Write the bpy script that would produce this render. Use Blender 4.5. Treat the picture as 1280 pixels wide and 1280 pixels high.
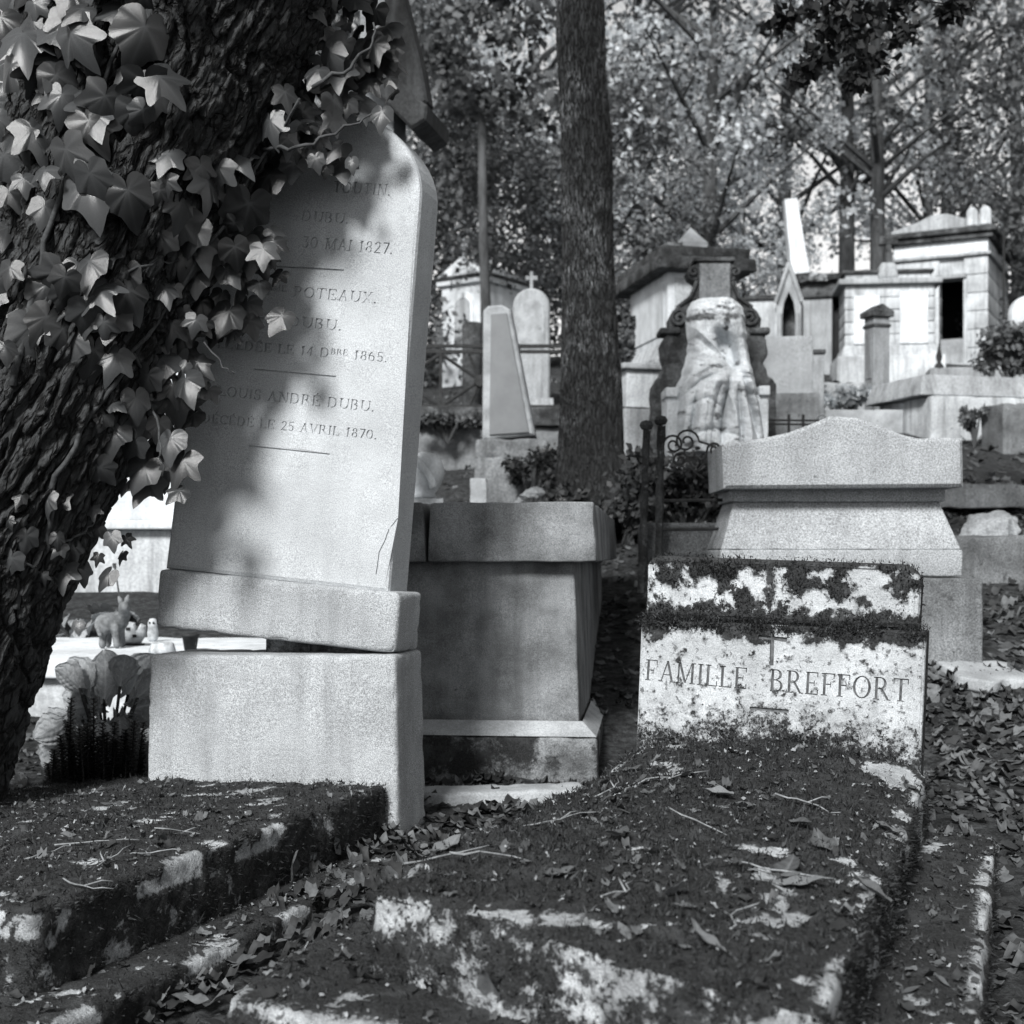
import bpy, bmesh, math, random
import numpy as np
from mathutils import Vector, Matrix
from mathutils.geometry import delaunay_2d_cdt
from mathutils.bvhtree import BVHTree

for o in list(bpy.data.objects):
    bpy.data.objects.remove(o)
scene = bpy.context.scene
COL = scene.collection
random.seed(7)
RNG = np.random.default_rng(11)

# ------------------------------------------------------------------ camera
F, CX, HOR, H = 1758.0, 640.0, 692.0, 0.8       # focal length, centre and horizon in pixels of a 1280 frame; eye height
cam = bpy.data.objects.new('camera', bpy.data.cameras.new('camera'))
COL.objects.link(cam)
cam.location = (0, 0, H)
cam.rotation_euler = (math.pi / 2, 0, 0)
cam.data.sensor_width = 36
cam.data.lens = F / 1280 * 36
cam.data.shift_y = (HOR - 640) / 1280
cam.data.clip_start = 0.05
cam.data.clip_end = 2000
cam.data.dof.use_dof = True
cam.data.dof.focus_distance = 2.9
cam.data.dof.aperture_fstop = 6.8
scene.camera = cam

# ------------------------------------------------------------------ world and sun
SUN = Vector((0.36, 1.0, -0.82)).normalized()   # the way the light travels
world = bpy.data.worlds.new('World')
scene.world = world
world.use_nodes = True
nt = world.node_tree
nt.nodes.clear()
sky = nt.nodes.new('ShaderNodeTexSky')
sky.sky_type = 'NISHITA'
sky.sun_disc = False
sky.sun_elevation = math.asin(-SUN.z)
sky.sun_rotation = math.atan2(-SUN.x, -SUN.y)
sky.air_density = 2.0
sky.dust_density = 0.0
bw = nt.nodes.new('ShaderNodeRGBToBW')          # the photograph is monochrome
bg = nt.nodes.new('ShaderNodeBackground')
bg.inputs['Strength'].default_value = 0.088
wo = nt.nodes.new('ShaderNodeOutputWorld')
nt.links.new(sky.outputs[0], bw.inputs[0])
nt.links.new(bw.outputs[0], bg.inputs['Color'])
nt.links.new(bg.outputs[0], wo.inputs['Surface'])
sl = bpy.data.lights.new('sun', 'SUN')
sl.energy = 4.3
sl.angle = math.radians(13)
sl.color = (1, 0.995, 0.985)
sun = bpy.data.objects.new('sun', sl)
COL.objects.link(sun)
sun.rotation_euler = SUN.to_track_quat('-Z', 'Y').to_euler()
vs = scene.view_settings
vs.view_transform = 'Standard'
vs.look = 'None'
vs.gamma = 1
vs.exposure = 0.75
vs.use_curve_mapping = False

# ------------------------------------------------------------------ numbers
def P(px, py, Y):
    return Vector(((px - CX) / F * Y, Y, H + (HOR - py) / F * Y))

_perm = np.random.default_rng(3).permutation(256)
_perm = np.concatenate([_perm, _perm, _perm])
_grad = np.random.default_rng(4).normal(size=(256, 3))
_grad /= np.linalg.norm(_grad, axis=1)[:, None]

def pn(p):
    p = np.asarray(p, float)
    i = np.floor(p).astype(np.int64)
    f = p - i
    u = f * f * f * (f * (f * 6 - 15) + 10)
    i &= 255
    out = 0
    for cx in (0, 1):
        wx = u[:, 0] if cx else 1 - u[:, 0]
        a = _perm[i[:, 0] + cx]
        for cy in (0, 1):
            wy = u[:, 1] if cy else 1 - u[:, 1]
            b = _perm[a + ((i[:, 1] + cy) & 255)]
            for cz in (0, 1):
                wz = u[:, 2] if cz else 1 - u[:, 2]
                g = _grad[_perm[b + ((i[:, 2] + cz) & 255)]]
                d = g[:, 0] * (f[:, 0] - cx) + g[:, 1] * (f[:, 1] - cy) + g[:, 2] * (f[:, 2] - cz)
                out = out + wx * wy * wz * d
    return out * 1.6

def fbm(p, octs=4, gain=.5):
    p = np.asarray(p, float)
    s, a = 0, 1.0
    for k in range(octs):
        s = s + a * pn(p * 2 ** k + 17.3 * k)
        a *= gain
    return s

def sst(a, b, x):
    t = np.clip((x - a) / (b - a), 0, 1)
    return t * t * (3 - 2 * t)

_gy = [-10, 0, 1.5, 2.5, 3.4, 4.2, 5.0, 5.5, 8, 12, 22, 40, 90, 400]
_gz = [-1.0, -.9, -.82, -.76, -.70, -.665, -.47, -.37, .17, 1.02, 2.95, 5.6, 10.5, 14]
def ground(x, y):
    x = np.asarray(x, float); y = np.asarray(y, float)
    z = np.interp(y, _gy, _gz) + H
    low = sst(1.0, -1.5, x) * sst(4.5, 9, y) * .25           # the slope is gentler on the left
    return z - low

def gz(x, y):
    return float(ground(x, y))

# ------------------------------------------------------------------ object helpers
def mesh_obj(name, verts, faces, mat=None, parent=None, smooth=False, attrs=None, mat_world=None):
    me = bpy.data.meshes.new(name)
    verts = np.asarray(verts, float)
    if isinstance(faces, np.ndarray):
        n, k = faces.shape
        me.vertices.add(len(verts)); me.vertices.foreach_set('co', verts.astype(np.float32).ravel())
        me.loops.add(n * k); me.loops.foreach_set('vertex_index', faces.astype(np.int32).ravel())
        me.polygons.add(n); me.polygons.foreach_set('loop_start', np.arange(0, n * k, k, dtype=np.int32))
        me.update(calc_edges=True)
    else:
        me.from_pydata([tuple(v) for v in verts], [], [tuple(f) for f in faces])
        me.update()
    if smooth:
        me.polygons.foreach_set('use_smooth', np.ones(len(me.polygons), dtype=bool))
    if attrs:
        for an, (dom, data) in attrs.items():
            at = me.attributes.new(an, 'FLOAT', dom)
            at.data.foreach_set('value', np.asarray(data, np.float32))
    if mat is not None:
        me.materials.append(mat)
    o = bpy.data.objects.new(name, me)
    COL.objects.link(o)
    if parent is not None:
        o.parent = parent
    return o

def tag(o, label, cat=None, group=None, kind=None):
    o['label'] = label
    if cat: o['category'] = cat
    if group: o['group'] = group
    if kind: o['kind'] = kind
    return o

def thing(name, label, cat, loc, yaw=0.0, group=None):
    """Empty at the base; local x to the right along the front, y away from the viewer, z up. yaw turns the axis to the right."""
    o = bpy.data.objects.new(name, None)
    o.empty_display_size = .1
    COL.objects.link(o)
    o.location = loc
    o.rotation_euler = (0, 0, -math.radians(yaw))
    return tag(o, label, cat, group, 'thing')

def wm(o):
    m = Matrix.LocRotScale(o.location, o.rotation_euler, o.scale)
    return (wm(o.parent) @ m) if o.parent else m

class MB:
    def __init__(s): s.v = []; s.f = []
    def add(s, v, f):
        b = len(s.v)
        s.v += [tuple(q) for q in v]
        s.f += [tuple(i + b for i in q) for q in f]
        return s
    def box(s, x0, x1, y0, y1, z0, z1, M=None):
        v = [(x, y, z) for z in (z0, z1) for y in (y0, y1) for x in (x0, x1)]
        if M is not None: v = [M @ Vector(q) for q in v]
        return s.add(v, [(0, 2, 3, 1), (4, 5, 7, 6), (0, 1, 5, 4), (1, 3, 7, 5), (3, 2, 6, 7), (2, 0, 4, 6)])
    def tube(s, pts, rad, n=8, cap=True):
        pts = [Vector(p) for p in pts]
        if not hasattr(rad, '__len__'): rad = [rad] * len(pts)
        rad = [float(q) for q in rad]
        rings = []
        up = None
        for i, p in enumerate(pts):
            t = (pts[min(i + 1, len(pts) - 1)] - pts[max(i - 1, 0)]).normalized()
            if up is None:
                up = t.orthogonal().normalized()
            else:
                up = (up - t * up.dot(t)).normalized()
            b = t.cross(up)
            rings.append([p + rad[i] * (math.cos(2 * math.pi * k / n) * up + math.sin(2 * math.pi * k / n) * b) for k in range(n)])
        v = [q for r in rings for q in r]
        f = []
        for i in range(len(rings) - 1):
            for k in range(n):
                a, b2 = i * n + k, i * n + (k + 1) % n
                f.append((a, b2, b2 + n, a + n))
        if cap:
            f.append(tuple(range(n))[::-1]); f.append(tuple(range((len(rings) - 1) * n, len(rings) * n)))
        return s.add(v, f)
    def lathe(s, prof, n=20, c=(0, 0, 0)):
        v = []; f = []
        for r, z in prof:
            for k in range(n):
                a = 2 * math.pi * k / n
                v.append((c[0] + r * math.cos(a), c[1] + r * math.sin(a), c[2] + z))
        for i in range(len(prof) - 1):
            for k in range(n):
                a, b = i * n + k, i * n + (k + 1) % n
                f.append((a, b, b + n, a + n))
        f.append(tuple(range(n))[::-1]); f.append(tuple(range((len(prof) - 1) * n, len(prof) * n)))
        return s.add(v, f)
    def prism(s, outline, y0, y1, bev=0.0):
        """outline (x,z) counter-clockwise seen from -y; front at y0"""
        n = len(outline)
        if bev > 0:
            ins = inset(outline, bev)
            rings = [[(x, y0, z) for x, z in ins], [(x, y0 + bev, z) for x, z in outline],
                     [(x, y1 - bev, z) for x, z in outline], [(x, y1, z) for x, z in ins]]
        else:
            rings = [[(x, y0, z) for x, z in outline], [(x, y1, z) for x, z in outline]]
        v = [q for r in rings for q in r]; f = [tuple(range(n))]
        for i in range(len(rings) - 1):
            for k in range(n):
                a, b = i * n + k, i * n + (k + 1) % n
                f.append((b, a, a + n, b + n))
        m = (len(rings) - 1) * n
        f.append(tuple(range(m, m + n))[::-1])
        return s.add(v, f)
    def build(s, name, mat, parent=None, smooth=False):
        return mesh_obj(name, s.v, s.f, mat, parent, smooth)

def inset(outline, d):
    n = len(outline); out = []
    for i in range(n):
        p0, p1, p2 = (Vector(outline[(i + k) % n]) for k in (-1, 0, 1))
        e1 = (p1 - p0).normalized(); e2 = (p2 - p1).normalized()
        n1 = Vector((-e1.y, e1.x)); n2 = Vector((-e2.y, e2.x))
        m = n1 + n2
        m = m / max(m.dot(m) / 2, .35) if m.length > 1e-6 else n1
        out.append(tuple(p1 + m * d))
    return out

def _coords(L, r, res):
    if r <= 0: return np.linspace(0, L, max(2, int(round(L / res)) + 1))
    e = np.array([0, .15, .5, 1.0]) * r
    n = max(1, int(round((L - 2 * r) / res)))
    return np.concatenate([e[:-1], np.linspace(r, L - r, n + 1), L - e[:-1][::-1]])

def normals(V, Fq):
    a = V[Fq[:, 2]] - V[Fq[:, 0]]; b = V[Fq[:, 3]] - V[Fq[:, 1]]
    fn = np.cross(a, b)
    N = np.zeros_like(V)
    for k in range(4): np.add.at(N, Fq[:, k], fn)
    return N / (np.linalg.norm(N, axis=1)[:, None] + 1e-12)

def rbox(w, d, h, r=.008, res=.05, amp=.0, nscale=8.0, chip=0.0, taper=(0, 0, 0), seed=0.0, deform=None):
    """rounded weathered block: x in -w/2..w/2, y in 0..d, z in 0..h. taper = how far left, right and front lean in at the top"""
    xs, ys, zs = _coords(w, r, res), _coords(d, r, res), _coords(h, r, res)
    nx, ny, nz = len(xs), len(ys), len(zs)
    idx = -np.ones((nx, ny, nz), np.int64)
    I, J, K = np.meshgrid(np.arange(nx), np.arange(ny), np.arange(nz), indexing='ij')
    m = (I == 0) | (I == nx - 1) | (J == 0) | (J == ny - 1) | (K == 0) | (K == nz - 1)
    idx[m] = np.arange(m.sum())
    V = np.stack([xs[I[m]], ys[J[m]], zs[K[m]]], 1)
    fs = []
    def side(A, flip):
        q = np.stack([A[:-1, :-1], A[1:, :-1], A[1:, 1:], A[:-1, 1:]], -1).reshape(-1, 4)
        fs.append(q[:, ::-1] if flip else q)
    side(idx[:, :, 0], True); side(idx[:, :, -1], False)
    side(idx[:, 0, :], False); side(idx[:, -1, :], True)
    side(idx[0, :, :], True); side(idx[-1, :, :], False)
    Fq = np.concatenate(fs)
    L = np.array([w, d, h])
    edge = np.sort(np.minimum(V, L - V), axis=1)[:, 1]        # distance to the nearest edge
    if r > 0:
        c = np.clip(V, r, L - r)
        dv = V - c
        ln = np.linalg.norm(dv, axis=1)
        k = ln > 1e-9
        # map cube shell to rounded shell
        mx = np.abs(dv).max(axis=1)
        V[k] = c[k] + dv[k] / ln[k][:, None] * mx[k][:, None]
    V[:, 0] -= w / 2
    if amp or chip:
        N = normals(V, Fq)
        q = V * nscale + seed
        dsp = amp * fbm(q, 4)
        if chip:
            e = np.exp(-edge / (chip * 2.2))
            dsp = dsp - chip * e * np.clip(fbm(V * nscale * 2.2 + seed + 31, 3) * 1.3 - .05, 0, 1)
        V = V + N * dsp[:, None]
    t = V[:, 2] / h
    if any(taper):
        xl, xr = -w / 2 + taper[0] * t, w / 2 - taper[1] * t
        u = V[:, 0] / w + .5
        V[:, 0] = xl + (xr - xl) * u
        V[:, 1] += taper[2] * t * (1 - 2 * np.clip(V[:, 1] / d, 0, 1))
    if deform is not None: V = deform(V)
    return V, Fq

def block(name, mat, parent, x, y, z, w, d, h, smooth=True, **kw):
    V, Fq = rbox(w, d, h, **kw)
    V = V + np.array([x, y, z])
    return mesh_obj(name, V, Fq, mat, parent, smooth)

def arch_outline(w, h, rise, n=14, x=0, z=0):
    o = [(x - w / 2, z), (x + w / 2, z)]
    for k in range(n + 1):
        a = math.pi * k / n
        o.append((x + w / 2 * math.cos(a), z + h - rise + rise * math.sin(a)))
    return o

# ------------------------------------------------------------------ materials
TINT = (0.955, 1.0, 1.035)
def g(v):
    return (v * TINT[0], v * TINT[1], v * TINT[2], 1)

def new_mat(name):
    m = bpy.data.materials.new(name)
    m.use_nodes = True
    m.node_tree.nodes.clear()
    return m, m.node_tree.nodes, m.node_tree.links

def N_(nodes, t, **kw):
    n = nodes.new(t)
    for k, v in kw.items():
        if k in n.inputs: n.inputs[k].default_value = v
        else: setattr(n, k, v)
    return n

def noise(nodes, links, vec, scale, detail=4, rough=.6):
    n = nodes.new('ShaderNodeTexNoise')
    n.inputs['Scale'].default_value = scale
    n.inputs['Detail'].default_value = detail
    n.inputs['Roughness'].default_value = rough
    links.new(vec, n.inputs['Vector'])
    return n.outputs['Fac']

def ramp(nodes, links, fac, a, b, va=0.0, vb=1.0):
    n = nodes.new('ShaderNodeMapRange')
    n.interpolation_type = 'SMOOTHSTEP'
    for k, v in zip((1, 2, 3, 4), (a, b, va, vb)): n.inputs[k].default_value = v
    links.new(fac, n.inputs[0])
    return n.outputs[0]

def mth(nodes, links, op, a, b=None, clamp=False):
    n = nodes.new('ShaderNodeMath'); n.operation = op; n.use_clamp = clamp
    for i, q in enumerate((a, b)):
        if q is None: continue
        if isinstance(q, (int, float)): n.inputs[i].default_value = q
        else: links.new(q, n.inputs[i])
    return n.outputs[0]

def mixc(nodes, links, fac, a, b, blend='MIX'):
    n = nodes.new('ShaderNodeMix'); n.data_type = 'RGBA'; n.blend_type = blend
    if isinstance(fac, (int, float)): n.inputs[0].default_value = fac
    else: links.new(fac, n.inputs[0])
    for i, q in ((6, a), (7, b)):
        if isinstance(q, tuple): n.inputs[i].default_value = q
        else: links.new(q, n.inputs[i])
    return n.outputs[2]

def stone(name, lo, hi, grain=260, gamt=.35, mott=3.0, spots=0.0, streak=0.0, moss=0.0, mosscol=.022, bump=.25,
          attr=False, spotcol=.05, rough=.9, topmoss=0.0, spotscale=22):
    m, n, l = new_mat(name)
    tc = n.new('ShaderNodeTexCoord').outputs['Object']
    big = noise(n, l, tc, mott, 7, .62)
    col = mixc(n, l, ramp(n, l, big, .3, .7), g(lo), g(hi))
    fine = noise(n, l, tc, grain, 3, .7)
    spk = ramp(n, l, fine, .33, .67, 1 - gamt, 1 + gamt)
    cmb = n.new('ShaderNodeCombineColor')
    for i in range(3): l.new(spk, cmb.inputs[i])
    col = mixc(n, l, 1.0, col, cmb.outputs[0], 'MULTIPLY')
    h = mth(n, l, 'MULTIPLY', fine, .35)
    h = mth(n, l, 'ADD', h, mth(n, l, 'MULTIPLY', noise(n, l, tc, grain * .22, 4, .6), .8))
    if streak:
        mp = n.new('ShaderNodeMapping'); mp.inputs['Scale'].default_value = (9, 9, .9)
        l.new(tc, mp.inputs[0])
        st = ramp(n, l, noise(n, l, mp.outputs[0], 1.6, 6, .65), .42, .72)
        col = mixc(n, l, mth(n, l, 'MULTIPLY', st, streak), col, g(spotcol))
    if spots:
        sp = ramp(n, l, noise(n, l, tc, spotscale, 6, .72), .74 - spots * .30, .80 - spots * .30)
        col = mixc(n, l, mth(n, l, 'MULTIPLY', sp, .85), col, g(spotcol))
    if moss or attr or topmoss:
        e = noise(n, l, tc, 105, 9, .82)
        f = None
        if moss:
            f = ramp(n, l, mth(n, l, 'ADD', noise(n, l, tc, 5, 7, .7), mth(n, l, 'MULTIPLY', e, .25)), .78 - moss * .35, .88 - moss * .35)
        if attr:
            a = n.new('ShaderNodeAttribute'); a.attribute_name = 'moss'
            fa = ramp(n, l, mth(n, l, 'ADD', a.outputs['Fac'], mth(n, l, 'MULTIPLY', mth(n, l, 'SUBTRACT', e, .5), 3.2)), .42, .56)
            f = fa if f is None else mth(n, l, 'MAXIMUM', f, fa)
            e2 = noise(n, l, tc, 38, 8, .78)
            lich = ramp(n, l, mth(n, l, 'ADD', a.outputs['Fac'], mth(n, l, 'MULTIPLY', mth(n, l, 'SUBTRACT', e2, .5), 2.4)), .02, .62, 0.0, .72)
            col = mixc(n, l, lich, col, mixc(n, l, e2, g(.07), g(.26)))
        if topmoss:
            gm = n.new('ShaderNodeNewGeometry')
            sx = n.new('ShaderNodeSeparateXYZ'); l.new(gm.outputs['Normal'], sx.inputs[0])
            ft = ramp(n, l, mth(n, l, 'ADD', mth(n, l, 'MULTIPLY', sx.outputs[2], topmoss), mth(n, l, 'MULTIPLY', mth(n, l, 'SUBTRACT', noise(n, l, tc, 14, 6, .7), .5), 2.0)), .45, .75)
            f = ft if f is None else mth(n, l, 'MAXIMUM', f, ft)
        mc = mixc(n, l, ramp(n, l, noise(n, l, tc, 240, 3, .7), .3, .75), g(mosscol * .4), g(mosscol * 1.9))
        mc = mixc(n, l, ramp(n, l, noise(n, l, tc, 16, 5, .7), .45, .70), mc, g(mosscol * 2.6))
        col = mixc(n, l, f, col, mc)
        h = mth(n, l, 'ADD', h, mth(n, l, 'MULTIPLY', f, mth(n, l, 'ADD', mth(n, l, 'MULTIPLY', noise(n, l, tc, 170, 4, .8), 3.0), .8)))
    b = n.new('ShaderNodeBump'); b.inputs['Strength'].default_value = bump; b.inputs['Distance'].default_value = .012
    l.new(h, b.inputs['Height'])
    bs = n.new('ShaderNodeBsdfPrincipled')
    bs.inputs['Roughness'].default_value = rough
    bs.inputs['Specular IOR Level'].default_value = .25
    l.new(col, bs.inputs['Base Color']); l.new(b.outputs[0], bs.inputs['Normal'])
    o = n.new('ShaderNodeOutputMaterial'); l.new(bs.outputs[0], o.inputs[0])
    return m

def leafmat(name, lo, hi, rough=.55, trans=.35, spec=.4, veins=False, vary=True, bump=.3):
    """leaf: tone per leaf from the 'tone' attribute or the object's random number"""
    m, n, l = new_mat(name)
    a = n.new('ShaderNodeAttribute'); a.attribute_name = 'tone'
    oi = n.new('ShaderNodeObjectInfo')
    t = a.outputs['Fac'] if vary else oi.outputs['Random']
    tc = n.new('ShaderNodeTexCoord').outputs['Object']
    mot = noise(n, l, tc, 60, 4, .6)
    col = mixc(n, l, t, g(lo), g(hi))
    k = ramp(n, l, mot, .3, .7, .75, 1.25)
    cmb = n.new('ShaderNodeCombineColor')
    for i in range(3): l.new(k, cmb.inputs[i])
    col = mixc(n, l, 1.0, col, cmb.outputs[0], 'MULTIPLY')
    if veins:
        v = n.new('ShaderNodeAttribute'); v.attribute_name = 'vein'
        col = mixc(n, l, mth(n, l, 'MULTIPLY', v.outputs['Fac'], .38), col, g(hi * 1.7))
    bs = n.new('ShaderNodeBsdfPrincipled')
    bs.inputs['Roughness'].default_value = rough
    bs.inputs['Specular IOR Level'].default_value = spec
    l.new(col, bs.inputs['Base Color'])
    if bump:
        b = n.new('ShaderNodeBump'); b.inputs['Strength'].default_value = bump; b.inputs['Distance'].default_value = .004
        l.new(mot, b.inputs['Height']); l.new(b.outputs[0], bs.inputs['Normal'])
    o = n.new('ShaderNodeOutputMaterial')
    if trans:
        tr = n.new('ShaderNodeBsdfTranslucent'); l.new(col, tr.inputs[0])
        mx = n.new('ShaderNodeMixShader'); mx.inputs[0].default_value = trans
        l.new(bs.outputs[0], mx.inputs[1]); l.new(tr.outputs[0], mx.inputs[2]); l.new(mx.outputs[0], o.inputs[0])
    else:
        l.new(bs.outputs[0], o.inputs[0])
    return m

def plain(name, v, rough=.7, metal=0.0, var=.3, scale=20, bump=.1):
    m, n, l = new_mat(name)
    tc = n.new('ShaderNodeTexCoord').outputs['Object']
    f = noise(n, l, tc, scale, 6, .65)
    col = mixc(n, l, ramp(n, l, f, .3, .7), g(v * (1 - var)), g(v * (1 + var)))
    bs = n.new('ShaderNodeBsdfPrincipled'); bs.inputs['Roughness'].default_value = rough; bs.inputs['Metallic'].default_value = metal
    bs.inputs['Specular IOR Level'].default_value = .25
    b = n.new('ShaderNodeBump'); b.inputs['Strength'].default_value = bump; b.inputs['Distance'].default_value = .01
    l.new(f, b.inputs['Height']); l.new(b.outputs[0], bs.inputs['Normal'])
    l.new(col, bs.inputs['Base Color'])
    o = n.new('ShaderNodeOutputMaterial'); l.new(bs.outputs[0], o.inputs[0])
    return m

def barkmat(name, lo, hi, scale=18, stretch=.22, bump=.8, lich=0.0, foot=0.0, lean=0.0, crack=0.0):
    m, n, l = new_mat(name)
    tc = n.new('ShaderNodeTexCoord').outputs['Object']
    mp = n.new('ShaderNodeMapping'); mp.inputs['Scale'].default_value = (1, 1, stretch); l.new(tc, mp.inputs[0])
    if lean:
        vr = n.new('ShaderNodeVectorRotate'); vr.rotation_type = 'Y_AXIS'; vr.inputs['Angle'].default_value = -lean
        l.new(tc, vr.inputs['Vector']); l.new(vr.outputs[0], mp.inputs[0])
    f = noise(n, l, mp.outputs[0], scale, 8, .7)
    fi = noise(n, l, mp.outputs[0], scale * 6, 5, .7)
    col = mixc(n, l, ramp(n, l, mth(n, l, 'ADD', mth(n, l, 'MULTIPLY', f, .7), mth(n, l, 'MULTIPLY', fi, .3)), .36, .62), g(lo), g(hi))
    if lich:
        li = ramp(n, l, noise(n, l, tc, 3.2, 6, .7), .50, .62)
        li2 = ramp(n, l, noise(n, l, mp.outputs[0], scale * 3, 6, .8), .45, .60)
        col = mixc(n, l, mth(n, l, 'MULTIPLY', mth(n, l, 'MULTIPLY', li, li2), lich), col, g(.48))
    if crack:
        vo = n.new('ShaderNodeTexVoronoi'); vo.feature = 'DISTANCE_TO_EDGE'; vo.inputs['Scale'].default_value = crack
        dn = n.new('ShaderNodeTexNoise'); dn.inputs['Scale'].default_value = crack * .6; dn.inputs['Detail'].default_value = 4; l.new(mp.outputs[0], dn.inputs['Vector'])
        va = n.new('ShaderNodeVectorMath'); va.operation = 'MULTIPLY_ADD'; va.inputs[1].default_value = (.035, .035, .035); l.new(dn.outputs['Color'], va.inputs[0]); l.new(mp.outputs[0], va.inputs[2])
        l.new(va.outputs[0], vo.inputs['Vector'])
        ck = ramp(n, l, vo.outputs['Distance'], .0, .16)
        f = mth(n, l, 'ADD', mth(n, l, 'MULTIPLY', f, .7), mth(n, l, 'MULTIPLY', ck, .6))
        col = mixc(n, l, mth(n, l, 'SUBTRACT', 1.0, ck), col, g(lo * .5))
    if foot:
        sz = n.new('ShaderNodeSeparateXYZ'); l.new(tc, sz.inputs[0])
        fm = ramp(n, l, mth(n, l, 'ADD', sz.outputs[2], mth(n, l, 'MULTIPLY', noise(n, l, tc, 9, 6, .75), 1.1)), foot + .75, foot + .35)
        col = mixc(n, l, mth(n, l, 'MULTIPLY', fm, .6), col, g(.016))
    hh = mth(n, l, 'ADD', mth(n, l, 'MULTIPLY', f, 1.0), mth(n, l, 'MULTIPLY', fi, .4))
    b = n.new('ShaderNodeBump'); b.inputs['Strength'].default_value = bump; b.inputs['Distance'].default_value = .03
    l.new(hh, b.inputs['Height'])
    bs = n.new('ShaderNodeBsdfPrincipled'); bs.inputs['Roughness'].default_value = .8; bs.inputs['Specular IOR Level'].default_value = .3
    l.new(col, bs.inputs['Base Color']); l.new(b.outputs[0], bs.inputs['Normal'])
    o = n.new('ShaderNodeOutputMaterial'); l.new(bs.outputs[0], o.inputs[0])
    return m

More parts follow.
